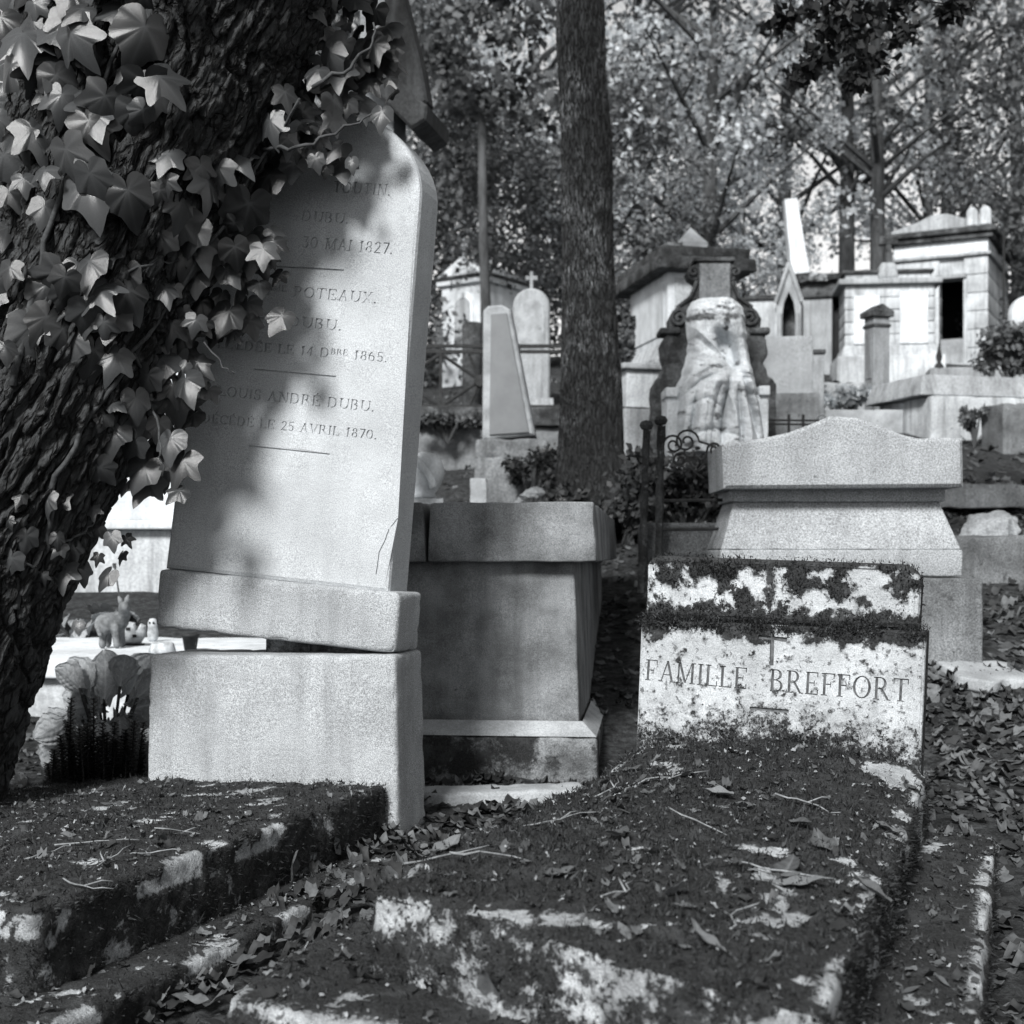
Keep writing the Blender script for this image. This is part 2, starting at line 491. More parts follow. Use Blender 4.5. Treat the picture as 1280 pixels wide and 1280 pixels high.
M = dict(
    stele=stone('pale_grained_stone', .33, .43, grain=480, gamt=.38, mott=3.5, spots=.10, streak=.12, bump=.30, spotcol=.16),
    steleb=stone('sandy_grained_stone', .25, .37, grain=460, gamt=.55, mott=4, spots=.20, streak=.35, bump=.5, spotcol=.10),
    brefft=stone('mossy_limestone', .28, .46, grain=380, gamt=.25, mott=6, spots=.62, bump=.45, attr=True, spotcol=.07, spotscale=60),
    slab=stone('mossy_grave_stone', .20, .50, grain=420, gamt=.35, mott=11, spots=.52, bump=.8, attr=True, mosscol=.028, spotcol=.05),
    tomb=stone('dark_weathered_stone', .085, .23, grain=380, gamt=.42, mott=5.5, spots=.36, streak=.40, bump=.35, spotcol=.05),
    tombb=stone('stained_base_stone', .07, .24, grain=260, gamt=.4, mott=7, spots=.55, moss=.62, bump=.5, spotcol=.03),
    kerb=stone('pale_kerb_stone', .20, .36, grain=200, gamt=.2, mott=6, spots=.4, bump=.4),
    granite=stone('speckled_granite', .24, .31, grain=230, gamt=.65, mott=5, spots=.30, streak=.25, bump=.45, spotcol=.06),
    granite2=stone('mossy_granite', .07, .18, grain=180, gamt=.5, mott=4, spots=.5, streak=.5, bump=.5, spotcol=.04),
    white=stone('white_marble', .44, .66, grain=90, gamt=.10, mott=2.4, spots=.2, streak=.35, bump=.15, spotcol=.15, spotscale=7),
    white2=stone('weathered_white_stone', .26, .52, grain=60, gamt=.18, mott=2.2, spots=.34, streak=.65, bump=.3, spotcol=.12, spotscale=9),
    grey=stone('weathered_grey_stone', .20, .36, grain=60, gamt=.2, mott=1.8, spots=.35, streak=.5, bump=.4, spotcol=.05, spotscale=9),
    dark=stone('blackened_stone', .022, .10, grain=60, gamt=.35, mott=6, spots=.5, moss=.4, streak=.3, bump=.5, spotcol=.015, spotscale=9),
    capm=stone('mossy_cap_stone', .12, .30, grain=60, gamt=.3, mott=4, spots=.5, moss=.55, bump=.6, spotcol=.03),
    statue=stone('weathered_statue_marble', .42, .66, grain=80, gamt=.14, mott=5, spots=.30, streak=.10, bump=.5, spotcol=.14, spotscale=16, attr=True, mosscol=.07),
    wall=stone('rendered_wall', .09, .20, grain=40, gamt=.2, mott=1.4, spots=.3, streak=.5, bump=.5, spotcol=.07, spotscale=7),
    grey2=stone('dim_mossy_stone', .10, .24, grain=60, gamt=.25, mott=3, spots=.45, streak=.5, bump=.6, spotcol=.03, spotscale=12),
    blackish=stone('blackish_stone', .012, .05, grain=60, gamt=.3, mott=3, streak=.4, bump=.4, spotcol=.10),  # near-black stone with paler vertical streaks
    rock=stone('rough_rock', .14, .32, grain=90, gamt=.25, mott=5, spots=.4, bump=.9, spotcol=.07),
    iron=plain('rusted_iron', .018, .7, .0, .5, 40, .3),
    plaque=plain('slate_plaque', .15, .45, 0, .10, 6, .05),
    bark=barkmat('fissured_bark', .016, .080, 46, .30, 1.0, lean=.40, crack=42),
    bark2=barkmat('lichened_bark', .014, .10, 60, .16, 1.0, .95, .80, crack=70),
    bark3=barkmat('distant_bark', .02, .07, 10, .2, .6),
    ivy=leafmat('ivy_leaf', .010, .050, .30, .12, .5, veins=True, vary=False, bump=.2),
    stem=plain('vine_stem', .04, .8, 0, .4, 60, .3),
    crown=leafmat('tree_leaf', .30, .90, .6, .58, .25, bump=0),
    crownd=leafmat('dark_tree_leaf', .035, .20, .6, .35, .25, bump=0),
    litter=leafmat('dead_leaf', .014, .12, .7, .10, .35),
    debris=leafmat('dry_debris', .03, .30, .8, .1, .2, bump=0),
    deadleaf=leafmat('curled_dead_leaf', .05, .16, .6, .12, .4, vary=False, bump=.6, veins=True),
    mosst=leafmat('moss_tuft', .010, .060, .9, .1, .1, bump=0),
    big=leafmat('broad_leaf', .18, .34, .45, .25, .45, veins=True, vary=False, bump=.3),
    darkbush=leafmat('dark_bush_leaf', .012, .07, .5, .2, .35, bump=0),
    darkplant=leafmat('dark_shoot_leaf', .012, .03, .6, .1, .3, bump=0),
    dirtfig=plain('pale_ceramic', .36, .5, 0, .5, 25, .2),
    clay=plain('mossy_stone_figure', .13, .8, 0, .5, 30, .5),
    black=plain('shade_and_eye_black', .012, .9, 0, .3, 5, 0),  # black that paints the shade inside openings; also the owl's eyes
    rust=stone('flaking_rusted_iron', .010, .05, grain=120, gamt=.4, mott=14, spots=.5, bump=.8, spotcol=.12, spotscale=40),
    dirt=plain('dirt_filled_letter', .075, .9, 0, .5, 60, .3),
    twig=plain('dry_twig', .17, .8, 0, .4, 60, .3),
)

# ------------------------------------------------------------------ ground
def soil():
    m, n, l = new_mat('leafy_soil')
    tc = n.new('ShaderNodeTexCoord').outputs['Object']
    a = noise(n, l, tc, 1.3, 8, .7); b = noise(n, l, tc, 30, 6, .75); c = noise(n, l, tc, 120, 4, .8)
    col = mixc(n, l, ramp(n, l, b, .38, .66), g(.018), g(.085))
    col = mixc(n, l, ramp(n, l, c, .66, .74), col, g(.30))
    col = mixc(n, l, mth(n, l, 'MULTIPLY', ramp(n, l, a, .45, .65), .6), col, g(.02))
    bs = n.new('ShaderNodeBsdfPrincipled'); bs.inputs['Roughness'].default_value = .95; bs.inputs['Specular IOR Level'].default_value = .15
    bp = n.new('ShaderNodeBump'); bp.inputs['Distance'].default_value = .03; bp.inputs['Strength'].default_value = .8
    l.new(mth(n, l, 'ADD', b, mth(n, l, 'MULTIPLY', c, .5)), bp.inputs['Height']); l.new(bp.outputs[0], bs.inputs['Normal'])
    l.new(col, bs.inputs['Base Color'])
    o = n.new('ShaderNodeOutputMaterial'); l.new(bs.outputs[0], o.inputs[0])
    return m

tx = np.linspace(-1, 1, 260); xs = 3.2 * tx + 300 * np.sign(tx) * np.abs(tx) ** 7
ty = np.linspace(0, 1, 420); ys = -6 + 22 * ty + 420 * ty ** 7
GX, GY = np.meshgrid(xs, ys, indexing='ij')
gv = np.stack([GX.ravel(), GY.ravel(), ground(GX.ravel(), GY.ravel())], 1)
gv[:, 2] += fbm(np.stack([gv[:, 0] * 3, gv[:, 1] * 3, gv[:, 0] * 0], 1), 5) * .022 * np.clip(1 + .05 * (gv[:, 1] - 6), 1, 4)
ii = np.arange(len(xs) * len(ys)).reshape(len(xs), len(ys))
gf = np.stack([ii[:-1, :-1], ii[1:, :-1], ii[1:, 1:], ii[:-1, 1:]], -1).reshape(-1, 4)
gr = mesh_obj('ground', gv, gf, soil(), None, True)
tag(gr, 'sloping earth of the burial ground strewn with dead leaves', kind='structure')

# ------------------------------------------------------------------ lettering
T_, t_ = .155, .055
def _rect(x0, y0, x1, y1): return [(x0, y0), (x1, y0), (x1, y1), (x0, y1)]
def _diag(x0, y0, x1, y1, t): return [(x0 - t / 2, y0), (x0 + t / 2, y0), (x1 + t / 2, y1), (x1 - t / 2, y1)]
def _ser(x, y, w): return _rect(x - w / 2, y, x + w / 2, y + t_) if y < .5 else _rect(x - w / 2, y - t_, x + w / 2, y)
def _stem(x, T=None, y0=0, y1=1, w=.3):
    T = T or T_
    return [_rect(x - T / 2, y0, x + T / 2, y1), _ser(x, y0, w), _ser(x, y1, w)]
def _arc(cx, cy, rx, ry, a0, a1, T=None, n=None):
    T = T or T_
    n = n or max(4, int(abs(a1 - a0) / 22)); out = []
    for k in range(n):
        p = []
        for a, e in ((a0 + (a1 - a0) * k / n, 0), (a0 + (a1 - a0) * k / n, 1), (a0 + (a1 - a0) * (k + 1) / n, 1), (a0 + (a1 - a0) * (k + 1) / n, 0)):
            c, s = math.cos(math.radians(a)), math.sin(math.radians(a))
            p.append((cx + (rx if e else rx - T) * c, cy + (ry if e else ry - t_) * s))
        out.append(p)
    return out
def glyph(c):
    h = t_
    if c == 'A': return [_diag(.12, 0, .43, 1, t_ * 1.2), _diag(.72, 0, .43, 1, T_), _rect(.22, .32, .60, .32 + h), _ser(.1, 0, .24), _ser(.74, 0, .3)], .86
    if c == 'B': return _stem(.16, w=.22) + [_rect(.1, 1 - h, .36, 1), _rect(.1, .50, .36, .55), _rect(.1, 0, .36, h)] + _arc(.34, .765, .28, .235, -90, 90) + _arc(.34, .27, .34, .27, -90, 90), .78
    if c == 'C': return _arc(.45, .5, .42, .5, 45, 315) + [_rect(.72, .66, .77, .95)], .84
    if c == 'D': return _stem(.16, w=.22) + [_rect(.1, 1 - h, .4, 1), _rect(.1, 0, .4, h)] + _arc(.38, .5, .45, .5, -90, 90), .92
    if c in 'EÉ': return _stem(.16, w=.22) + [_rect(.1, 1 - h, .66, 1), _rect(.1, .49, .50, .49 + h), _rect(.1, 0, .68, h), _rect(.61, .78, .66, 1), _rect(.63, 0, .68, .24), _rect(.46, .38, .50, .63)] + ([_diag(.32, 1.08, .46, 1.26, .1)] if c == 'É' else []), .76
    if c == 'F': return _stem(.16) + [_rect(.1, 1 - h, .64, 1), _rect(.1, .48, .48, .48 + h), _rect(.59, .76, .64, 1), _rect(.44, .38, .48, .62)], .70
    if c == 'I': return _stem(.17), .36
    if c == 'L': return _stem(.16) + [_rect(.1, 0, .66, h), _rect(.61, 0, .66, .26)], .70
    if c == 'M': return [_rect(.12, 0, .17, 1), _diag(.5, .04, .17, 1, T_), _diag(.5, .04, .82, 1, t_), _rect(.80, 0, .80 + T_, 1), _ser(.14, 0, .24), _ser(.1, 1, .2), _ser(.88, 0, .3), _ser(.92, 1, .22)], 1.06
    if c == 'N': return [_rect(.13, 0, .18, 1), _diag(.74, 0, .18, 1, T_), _rect(.74, 0, .79, 1), _ser(.15, 0, .24), _ser(.1, 1, .2), _ser(.77, 1, .24)], .92
    if c in 'O0':
        w = .44 if c == 'O' else .34
        return _arc(w + .02, .5, w, .5, 0, 360), 2 * w + .06
    if c == 'P': return _stem(.16) + [_rect(.1, 1 - h, .36, 1), _rect(.1, .44, .36, .49)] + _arc(.34, .72, .32, .28, -90, 90), .74
    if c == 'R': return _stem(.16) + [_rect(.1, 1 - h, .36, 1), _rect(.1, .46, .36, .51)] + _arc(.34, .735, .30, .265, -90, 90) + [_diag(.74, 0, .42, .48, T_ * .95), _ser(.76, 0, .2)], .86
    if c == 'S': return _arc(.33, .735, .27, .265, 30, 270, .12) + _arc(.33, .265, .29, .28, -150, 90, .12) + [_rect(.54, .72, .58, .96), _rect(.06, .05, .10, .3)], .66
    if c == 'T': return _stem(.40) + [_rect(.04, 1 - h, .76, 1), _rect(.04, .76, .09, 1), _rect(.71, .76, .76, 1)], .82
    if c == 'U': return [_rect(.1, .32, .1 + T_, 1), _rect(.72, .32, .77, 1), _ser(.17, 1, .3), _ser(.74, 1, .22)] + _arc(.435, .34, .335, .34, 180, 360, .12), .88
    if c == 'V': return [_diag(.42, 0, .13, 1, T_), _diag(.42, 0, .72, 1, t_), _ser(.13, 1, .28), _ser(.74, 1, .22)], .84
    if c == 'X': return [_diag(.70, 0, .14, 1, T_), _diag(.12, 0, .68, 1, t_), _ser(.12, 0, .22), _ser(.70, 0, .26), _ser(.14, 1, .26), _ser(.68, 1, .22)], .82
    if c == '1': return _stem(.26) + [_diag(.1, .76, .24, .98, .07)], .5
    if c == '2': return _arc(.32, .72, .26, .28, -30, 170, .12) + [_diag(.12, .06, .52, .62, .1), _rect(.06, 0, .6, .09)], .66
    if c == '3': return [_rect(.1, .93, .52, 1), _diag(.30, .56, .50, .94, .07)] + _arc(.30, .30, .28, .30, -150, 95, .12), .64
    if c == '4': return _stem(.44, y0=0, y1=1, w=.26) + [_diag(.06, .30, .42, 1, .06), _rect(.04, .26, .62, .32)], .66
    if c == '5': return [_rect(.12, .92, .56, 1), _rect(.12, .5, .17, 1)] + _arc(.30, .31, .28, .31, -150, 120, .12), .64
    if c == '6': return _arc(.32, .30, .28, .30, 0, 360, .12) + _arc(.40, .42, .36, .58, 95, 190, .12), .68
    if c == '7': return [_rect(.06, .90, .58, 1), _diag(.24, 0, .54, .92, .12)], .62
    if c == '8': return _arc(.32, .75, .23, .25, 0, 360, .11) + _arc(.32, .27, .28, .27, 0, 360, .12), .66
    if c == '.': return [_rect(.06, 0, .19, .13)], .28
    return [], .42

def set_text(items, p0, p1, cap, x_stretch=None):
    """items: list of (char, scale, rise). Returns polygons laid on the line p0-p1 in the stone's plane"""
    polys = []; x = 0
    for ch, sc, rise in items:
        gl, adv = glyph(ch)
        for q in gl: polys.append([(x + a * sc, b * sc + rise) for a, b in q])
        x += (adv + .06) * sc
    p0 = Vector(p0); p1 = Vector(p1)
    d = p1 - p0; kx = d.length / x; d.normalize(); nn = Vector((-d.y, d.x))
    return [[tuple(p0 + d * (a * kx) + nn * (b * cap)) for a, b in q] for q in polys]

def items(s):
    out = []; sup = False
    for ch in s:
        if ch == '^': sup = not sup; continue
        out.append((ch, .62 if sup else 1, .38 if sup else 0))
    return out

def ccw(q):
    a = sum(q[i][0] * q[(i + 1) % len(q)][1] - q[(i + 1) % len(q)][0] * q[i][1] for i in range(len(q)))
    return q if a > 0 else q[::-1]

def engraved(outline, y0, depth, bev, polys, cut, step, amp=.0008, seed=0.0, side_rings=6):
    """stone prism whose front face is cut with letters: real recessed floors and walls"""
    ins = inset(outline, bev)
    pts = [Vector(p) for p in ins]; faces = [list(range(len(ins)))]
    for q in polys:
        q = ccw(q)
        faces.append(list(range(len(pts), len(pts) + len(q)))); pts += [Vector(p) for p in q]
    xs_ = [p[0] for p in ins]; zs_ = [p[1] for p in ins]
    def inside(x, z):
        c = False
        for i in range(len(ins)):
            (xa, za), (xb, zb) = ins[i], ins[i - 1]
            if (za > z) != (zb > z) and x < (xb - xa) * (z - za) / (zb - za) + xa: c = not c
        return c
    rr = random.Random(5)
    x = min(xs_) + step
    while x < max(xs_):
        z = min(zs_) + step
        while z < max(zs_):
            q = (x + rr.uniform(-.3, .3) * step, z + rr.uniform(-.3, .3) * step)
            if inside(*q): pts.append(Vector(q))
            z += step
        x += step
    v2, _, f2, _, _, of = delaunay_2d_cdt(pts, [], faces, 1, 1e-6, True)
    V = [(p.x, y0, p.y) for p in v2]; n0 = len(V)
    V += [(p.x, y0 + cut, p.y) for p in v2]
    Fs = []; cnt = {}
    for fc, og in zip(f2, of):
        deep = any(k > 0 for k in og)
        fc = list(fc)
        Fs.append(tuple(i + (n0 if deep else 0) for i in fc))
        for k in range(len(fc)):
            cnt.setdefault((fc[k], fc[(k + 1) % len(fc)]), deep)
    walls = []
    for (a, b), deep in cnt.items():
        if deep and cnt.get((b, a)) is False:
            walls.append((a, b, b + n0, a + n0)[::-1])
    Fs += walls
    V = np.array(V)
    V[:, 1] -= fbm(np.stack([V[:, 0] * 9, V[:, 0] * 0 + seed, V[:, 2] * 9], 1), 4) * amp
    # body: chamfer ring and sides
    n = len(outline); b0 = len(V)
    rings = [[(x, y0, z) for x, z in ins], [(x, y0 + bev * .3, z) for x, z in inset(outline, bev * .3)], [(x, y0 + bev, z) for x, z in outline]]
    for k in range(1, side_rings + 1):
        rings.append([(x, y0 + bev + (depth - bev) * k / side_rings, z) for x, z in outline])
    ext = np.array([q for r in rings for q in r])
    bf = []
    for i in range(len(rings) - 1):
        for k in range(n):
            a, b = b0 + i * n + k, b0 + i * n + (k + 1) % n
            bf.append((b, a, a + n, b + n))
    m0 = b0 + (len(rings) - 1) * n
    bf.append(tuple(range(m0, m0 + n))[::-1])
    return np.concatenate([V, ext]), Fs + bf, len(Fs)

def plane_xz(Mw, px, py):
    """pixel -> (x, z) on the local plane y = 0 of the matrix Mw"""
    Mi = Mw.inverted()
    o = Mi @ Vector((0, 0, H)); d = Mi @ P(px, py, 1.0) - o
    t = -o.y / d.y
    q = o + d * t
    return (q.x, q.z)

def dense(outline, step):
    out = []
    for i in range(len(outline)):
        a, b = Vector(outline[i]), Vector(outline[(i + 1) % len(outline)])
        k = max(1, int((b - a).length / step))
        out += [tuple(a + (b - a) * (j / k)) for j in range(k)]
    return out

# ------------------------------------------------------------------ the leaning stele
ST_Y = 15.0
st = thing('headstone', 'tall pale headstone leaning right off its cracked base beside the ivy-covered trunk', 'headstone',
           P(499, 1040, 3.4), ST_Y)
st.location.z = .04
# base block: right front edge at local x = 0
V, Fq = rbox(.682, .215, .515, r=.012, res=.014, amp=.0012, nscale=9, chip=.008, taper=(.005, .012, .004), seed=3)
V[:, 0] -= .341
V[:, 2] += .012 * (-V[:, 0] / .68) * (V[:, 2] / .515) * -1
mesh_obj('base_block', V, Fq, M['steleb'], st, True)
V, Fq = rbox(.655, .175, .15, r=.013, res=.014, amp=.0012, nscale=9, chip=.008, seed=8)
V[:, 0] -= .3275
pl = mesh_obj('plinth', V, Fq, M['steleb'], st, True)
pl.location = (-.018, .018, .516)
pl.rotation_euler = (math.radians(-1.2), math.radians(5.0), 0)
sl_ = bpy.data.objects.new('tmp', None)
w0 = .612
ol = [(-w0, 0), (0, 0), (-.018, .97)]
for k in range(1, 26):
    a = math.pi * k / 26
    ol.append((-.301 + .283 * math.cos(a), .97 + .225 * math.sin(a)))
ol += [(-w0 + .028, .97)]
stm = Matrix.LocRotScale(Vector((-.042, .040, .662)), Matrix.Rotation(math.radians(5.6), 3, 'Y').to_quaternion() @ Matrix.Rotation(math.radians(-1.0), 3, 'X').to_quaternion(), None)
MW = wm(st) @ stm
def q_(px, py): return plane_xz(MW, px, py)
polys = []
def line(s, a, b, cap):
    p0, p1 = q_(*a), q_(*b)
    polys.extend(set_text(items(s), p0, p1, cap * 3.48 / F))
line('TOUTIN.', (415, 240), (489, 245), 14)
line('DUBU.', (376, 275.5), (437, 280), 12.5)
line('30 MAI 1827.', (377, 309), (492, 318), 14)
line('M^ME^ POTEAUX.', (322, 367), (472, 379.5), 13.5)
line('F^ME^ DUBU.', (320, 404), (428, 413.5), 13)
line('DÉCÉDÉE LE 14 D^BRE^ 1865.', (258, 434), (485, 453), 11.7)
line('LOUIS ANDRÉ DUBU.', (272, 494.5), (469, 515), 13)
line('DÉCÉDÉ LE 25 AVRIL 1870.', (252, 527.5), (472, 549.5), 11.5)
for a, b in (((334, 333), (430, 338)), ((317, 462), (420, 471)), ((310, 557.5), (412, 568))):
    p0, p1 = Vector(q_(*a)), Vector(q_(*b)); nn = Vector((0, .0022))
    polys.append([tuple(p0 - nn), tuple(p1 - nn), tuple(p1 + nn), tuple(p0 + nn)])
# a crack at the lower right
ck = [(497, 648), (486, 662), (481, 676), (474, 690), (472, 706), (470, 718)]
for a, b in zip(ck, ck[1:]):
    p0, p1 = Vector(q_(*a)), Vector(q_(*b)); d = (p1 - p0).normalized(); nn = Vector((-d.y, d.x)) * .0012
    polys.append([tuple(p0 - nn), tuple(p1 - nn), tuple(p1 + nn), tuple(p0 + nn)])
V, Fc, nf = engraved(dense(ol, .03), 0, .135, .012, polys, .0042, .012, amp=.0011, seed=2)
ste = mesh_obj('stele', V, Fc, M['stele'], st, False)
ste.matrix_local = stm
mo = MB()   # crumbled mortar left between base and plinth
for k in range(5):
    x = -.36 + .055 * k + random.uniform(-.01, .01)
    hh = .0 + .050 * (-x) / .66
    mo.box(x - .03, x + .03, .09 + random.uniform(0, .03), .17, .508, .514 + hh)
mo.build('mortar', M['tombb'], st)

# ------------------------------------------------------------------ the inscribed headstone on the right
BY = 20.0
yb = math.radians(BY)
bh = thing('headstone', 'low pale headstone inscribed FAMILLE BREFFORT with moss along its ledge and top', 'headstone', (.864, 2.98, .30), BY)
bh.rotation_euler = (math.radians(-1.5), math.radians(1.6), -yb)
wB, hB = .622, .335
MWb = wm(bh)
polys = []
def lineb(s, a, b, cap):
    polys.extend(set_text(items(s), plane_xz(MWb, *a), plane_xz(MWb, *b), cap * 3.08 / F))
T_, t_ = .13, .05
lineb('FAMILLE', (806, 850), (936, 862), 27)
lineb('BREFFORT', (961, 864), (1138, 878), 28)
def bar(a, b, hw):
    p0, p1 = Vector(plane_xz(MWb, *a)), Vector(plane_xz(MWb, *b)); d = (p1 - p0).normalized(); nn = Vector((-d.y, d.x)) * hw
    polys.append([tuple(p0 - nn), tuple(p1 - nn), tuple(p1 + nn), tuple(p0 + nn)])
bar((966, 782), (964.5, 832), .0042); bar((948, 796), (984, 799.5), .0042); bar((937, 885), (986, 889), .0035)
olB = [(-wB, 0), (0, 0), (.004, hB), (-wB + .002, hB)]
V, Fc, nf = engraved(dense(olB, .03), 0, .10, .006, polys, .0035, .0065, amp=.0012, seed=6)
def moss_front(V):
    x, z = V[:, 0], V[:, 2]
    q = np.stack([x * 14, z * 0 + V[:, 1] * 14, z * 14], 1)
    e = fbm(q + 5, 5, .6)
    low = sst(.175, .07, z + .07 * e - .05 * np.sin((x + .62) * 5) + .02)
    topm = sst(hB - .045, hB - .012, z + .035 * fbm(q * 1.5 + 9, 4, .6))
    sp = sst(.42, .60, fbm(q * 2.1 + 40, 4, .65)) * .8
    right = sst(-.02, .0, x) * .0
    return np.clip(np.maximum.reduce([low * (.62 + .5 * e), topm, sp * .7, right]), 0, 1)
mf = moss_front(V)
mf[V[:, 1] > .012] = .75
V[:, 1] -= mf * .003 * (V[:, 1] < .002)
fr = mesh_obj('panel', V, Fc, M['brefft'], bh, False, {'moss': ('POINT', mf)})
fr.data.materials.append(M['dirt'])
for p_ in fr.data.polygons:
    if p_.index < nf and all(abs(fr.data.vertices[i].co.y - .0035) < .0018 for i in p_.vertices): p_.material_index = 1
# upper part, set back above the ledge
olU = [(-.617, 0), (-.014, 0), (-.012, .080)]
for k in range(0, 7):
    a = math.radians(15 * k); olU.append((-.056 + .045 * math.cos(a), .095 + .045 * math.sin(a)))
olU += [(-.59, .143), (-.610, .135), (-.617, .118)]
V, Fc, nf = engraved(dense(olU, .02), 0, .075, .012, [], .003, .0065, amp=.004, seed=16)
e = fbm(V * 13 + 3, 5, .62); e2 = fbm(V * 40 + 8, 3, .6)
mu = np.clip(np.maximum.reduce([.9 * sst(-.05, .35, e), sst(.050, .012, V[:, 2] + .02 * e2), sst(.112, .132, V[:, 2] + .02 * e), sst(.02, .0, np.abs(V[:, 0] + .335) + .012 * e2)]), 0, 1)
mu[V[:, 1] > .02] = .8
V[:, 1] -= mu * .004 * (V[:, 1] < .004)
up = mesh_obj('top_block', V, Fc, M['brefft'], bh, False, {'moss': ('POINT', mu)})
up.location = (0, .024, hB + .002)

# ------------------------------------------------------------------ mossy graves
def moss_mask(V, N, seed, th, w, d, h):
    """1 = moss. Bare patches are few on top, laced on the front, along the rims in places"""
    top = sst(.45, .8, N[:, 2])
    e = fbm(V * np.array([8, 6, 8]) + seed, 5, .62) + .30 * fbm(V * 42 + seed, 3)
    mt = 1 - 1.0 * sst(th, th + .10, e)
    es = fbm(V * 7 + seed + 40, 5, .62) + .35 * fbm(V * 35 + seed, 3)
    ms = .95 - .70 * sst(th - .35, th + .15, es)
    m = mt * top + ms * (1 - top)
    rim = np.maximum(np.exp(-((w / 2 - np.abs(V[:, 0])) / .022) ** 2), np.exp(-(V[:, 1] / .03) ** 2)) * sst(h - .035, h - .01, V[:, 2])
    r2 = sst(.06, .26, fbm(V * 6 + seed + 11, 4, .55)) * rim
    return np.clip(m - 1.1 * r2, 0, 1)
TUFTS = []
def mossy(name, parent, x, y, z, w, d, h, bare, seed, res=.011, amp=.006, r=.018, biasf=None, tufts=20000, deform=None, chip=.02, rot=None):
    V, Fq = rbox(w, d, h, r=.010, res=res, amp=amp, nscale=5, chip=.014, seed=seed, deform=deform)
    N = normals(V, Fq)
    m = moss_mask(V, N, seed, bare, w, d, h)
    if biasf is not None: m = np.clip(m + biasf(V, N), 0, 1)
    if seed == 5:
        fr_ = (N[:, 1] < -.5) & (N[:, 2] < .75)
        m[fr_] = np.clip(.40 + .55 * fbm(V[fr_] * 9 + 90, 4, .6) + .4 * fbm(V[fr_] * 30 + 9, 3), 0, 1)
    disp = m * (.004 + .004 * fbm(V * 60 + seed, 3) + .004 * np.clip(fbm(V * 18 + seed + 7, 3), -.4, 1))
    V = V + N * disp[:, None] + np.array([x, y, z])
    o = mesh_obj(name, V, Fq, M['slab'], parent, True, {'moss': ('POINT', m)})
    if tufts: TUFTS.append((parent, V, N, m, tufts, o))
    return o

lg = thing('grave', 'low mossy stepped grave slab in front of the tall leaning headstone', 'grave', (-.307, 3.40, 0), 20.0)
def bias_l(V, N):
    top = (N[:, 2] > .7)
    e = fbm(V * np.array([9, 5, 9]) + 77, 4, .6)
    b = np.where(top, -.95 * sst(.42, .62, e) , .25)
    rim = top & (V[:, 0] > w_l / 2 - .05)
    b = np.where(rim & (fbm(V * 11 + 5, 3) > .38), -1, b)
    return b
w_l = .95
def def_l(V):
    V[:, 2] += .02 * np.sin(V[:, 0] * 4) * (V[:, 2] / .13) + .05 * np.exp(-((V[:, 0] + .15) / .14) ** 2) * np.clip(V[:, 1] / 1.28 - .62, 0, 1) * (V[:, 2] / .13)
    return V
mossy('slab', lg, -w_l / 2, -1.29, .095, w_l, 1.285, .125, .50, 21, tufts=26000, deform=def_l)
w_l2 = 1.1
mossy('step', lg, -w_l / 2 + .045, -1.44, -.12, w_l2, 1.42, .225, .55, 33, tufts=16000)

rg = thing('grave', 'broad domed mossy grave slab in front of the inscribed headstone', 'grave', (.864, 2.97, 0), 20.0)
rg.rotation_euler = (0, math.radians(2.2), -math.radians(20.0))
def def_r(V):
    t = V[:, 2] / .15
    u = V[:, 0] / .62
    V[:, 2] += t * (.045 * (1 - (2 * np.clip(np.abs(u), 0, .5)) ** 2) * np.clip(V[:, 1] / 1.4, 0, 1) + .010 * np.sin(V[:, 1] * 5))
    V[:, 1] += (-.02 * np.sin(V[:, 0] * 7) - .20 * (V[:, 0] / .62 + .42)) * (1 - V[:, 1] / 1.42)
    return V
def bias_r(V, N):
    e = fbm(V * 8 + 50, 4, .6)
    top = N[:, 2] > .6
    front = N[:, 1] < -.6
    b = np.full(len(V), .42)
    b = np.where(top & (V[:, 0] > .262) & (e > .28), -1, b)
    b = np.where(top & (V[:, 1] < .13) & (fbm(V * np.array([5, 11, 9]) + 12, 4) > .22), -1, b)
    b = np.where(top & (np.abs(V[:, 0] - .16 + .25 * (V[:, 1] - .2)) < .05) & (V[:, 1] < .34) & (e > .10), -1, b)
    b = np.where(top & (V[:, 0] < -.2) & (e > .34), -1, b)
    b = np.where(front, .10 - .75 * sst(-.1, .35, fbm(V * 10 + 90, 4, .65)), b)
    return b
def patch_r(V, N):
    e = fbm(V * 12 + 50, 4, .62)
    b = -1.2 * sst(.0, .25, e) * ((np.abs(V[:, 0] - .17 + .30 * (V[:, 1] - .2)) < .055) & (V[:, 1] > .06) & (V[:, 1] < .36) & (N[:, 2] > .6))
    return b
mossy('slab', rg, -.31, -1.42, .175, .62, 1.415, .15, .52, 5, tufts=46000, biasf=patch_r, deform=def_r, res=.008)
mossy('step', rg, -.31, -1.56, -.10, .90, 1.60, .31, .50, 14, tufts=26000,
      deform=lambda V: np.stack([V[:, 0], V[:, 1] - .20 * (V[:, 0] / .9 + .35) * (1 - V[:, 1] / 1.6), V[:, 2]], 1))

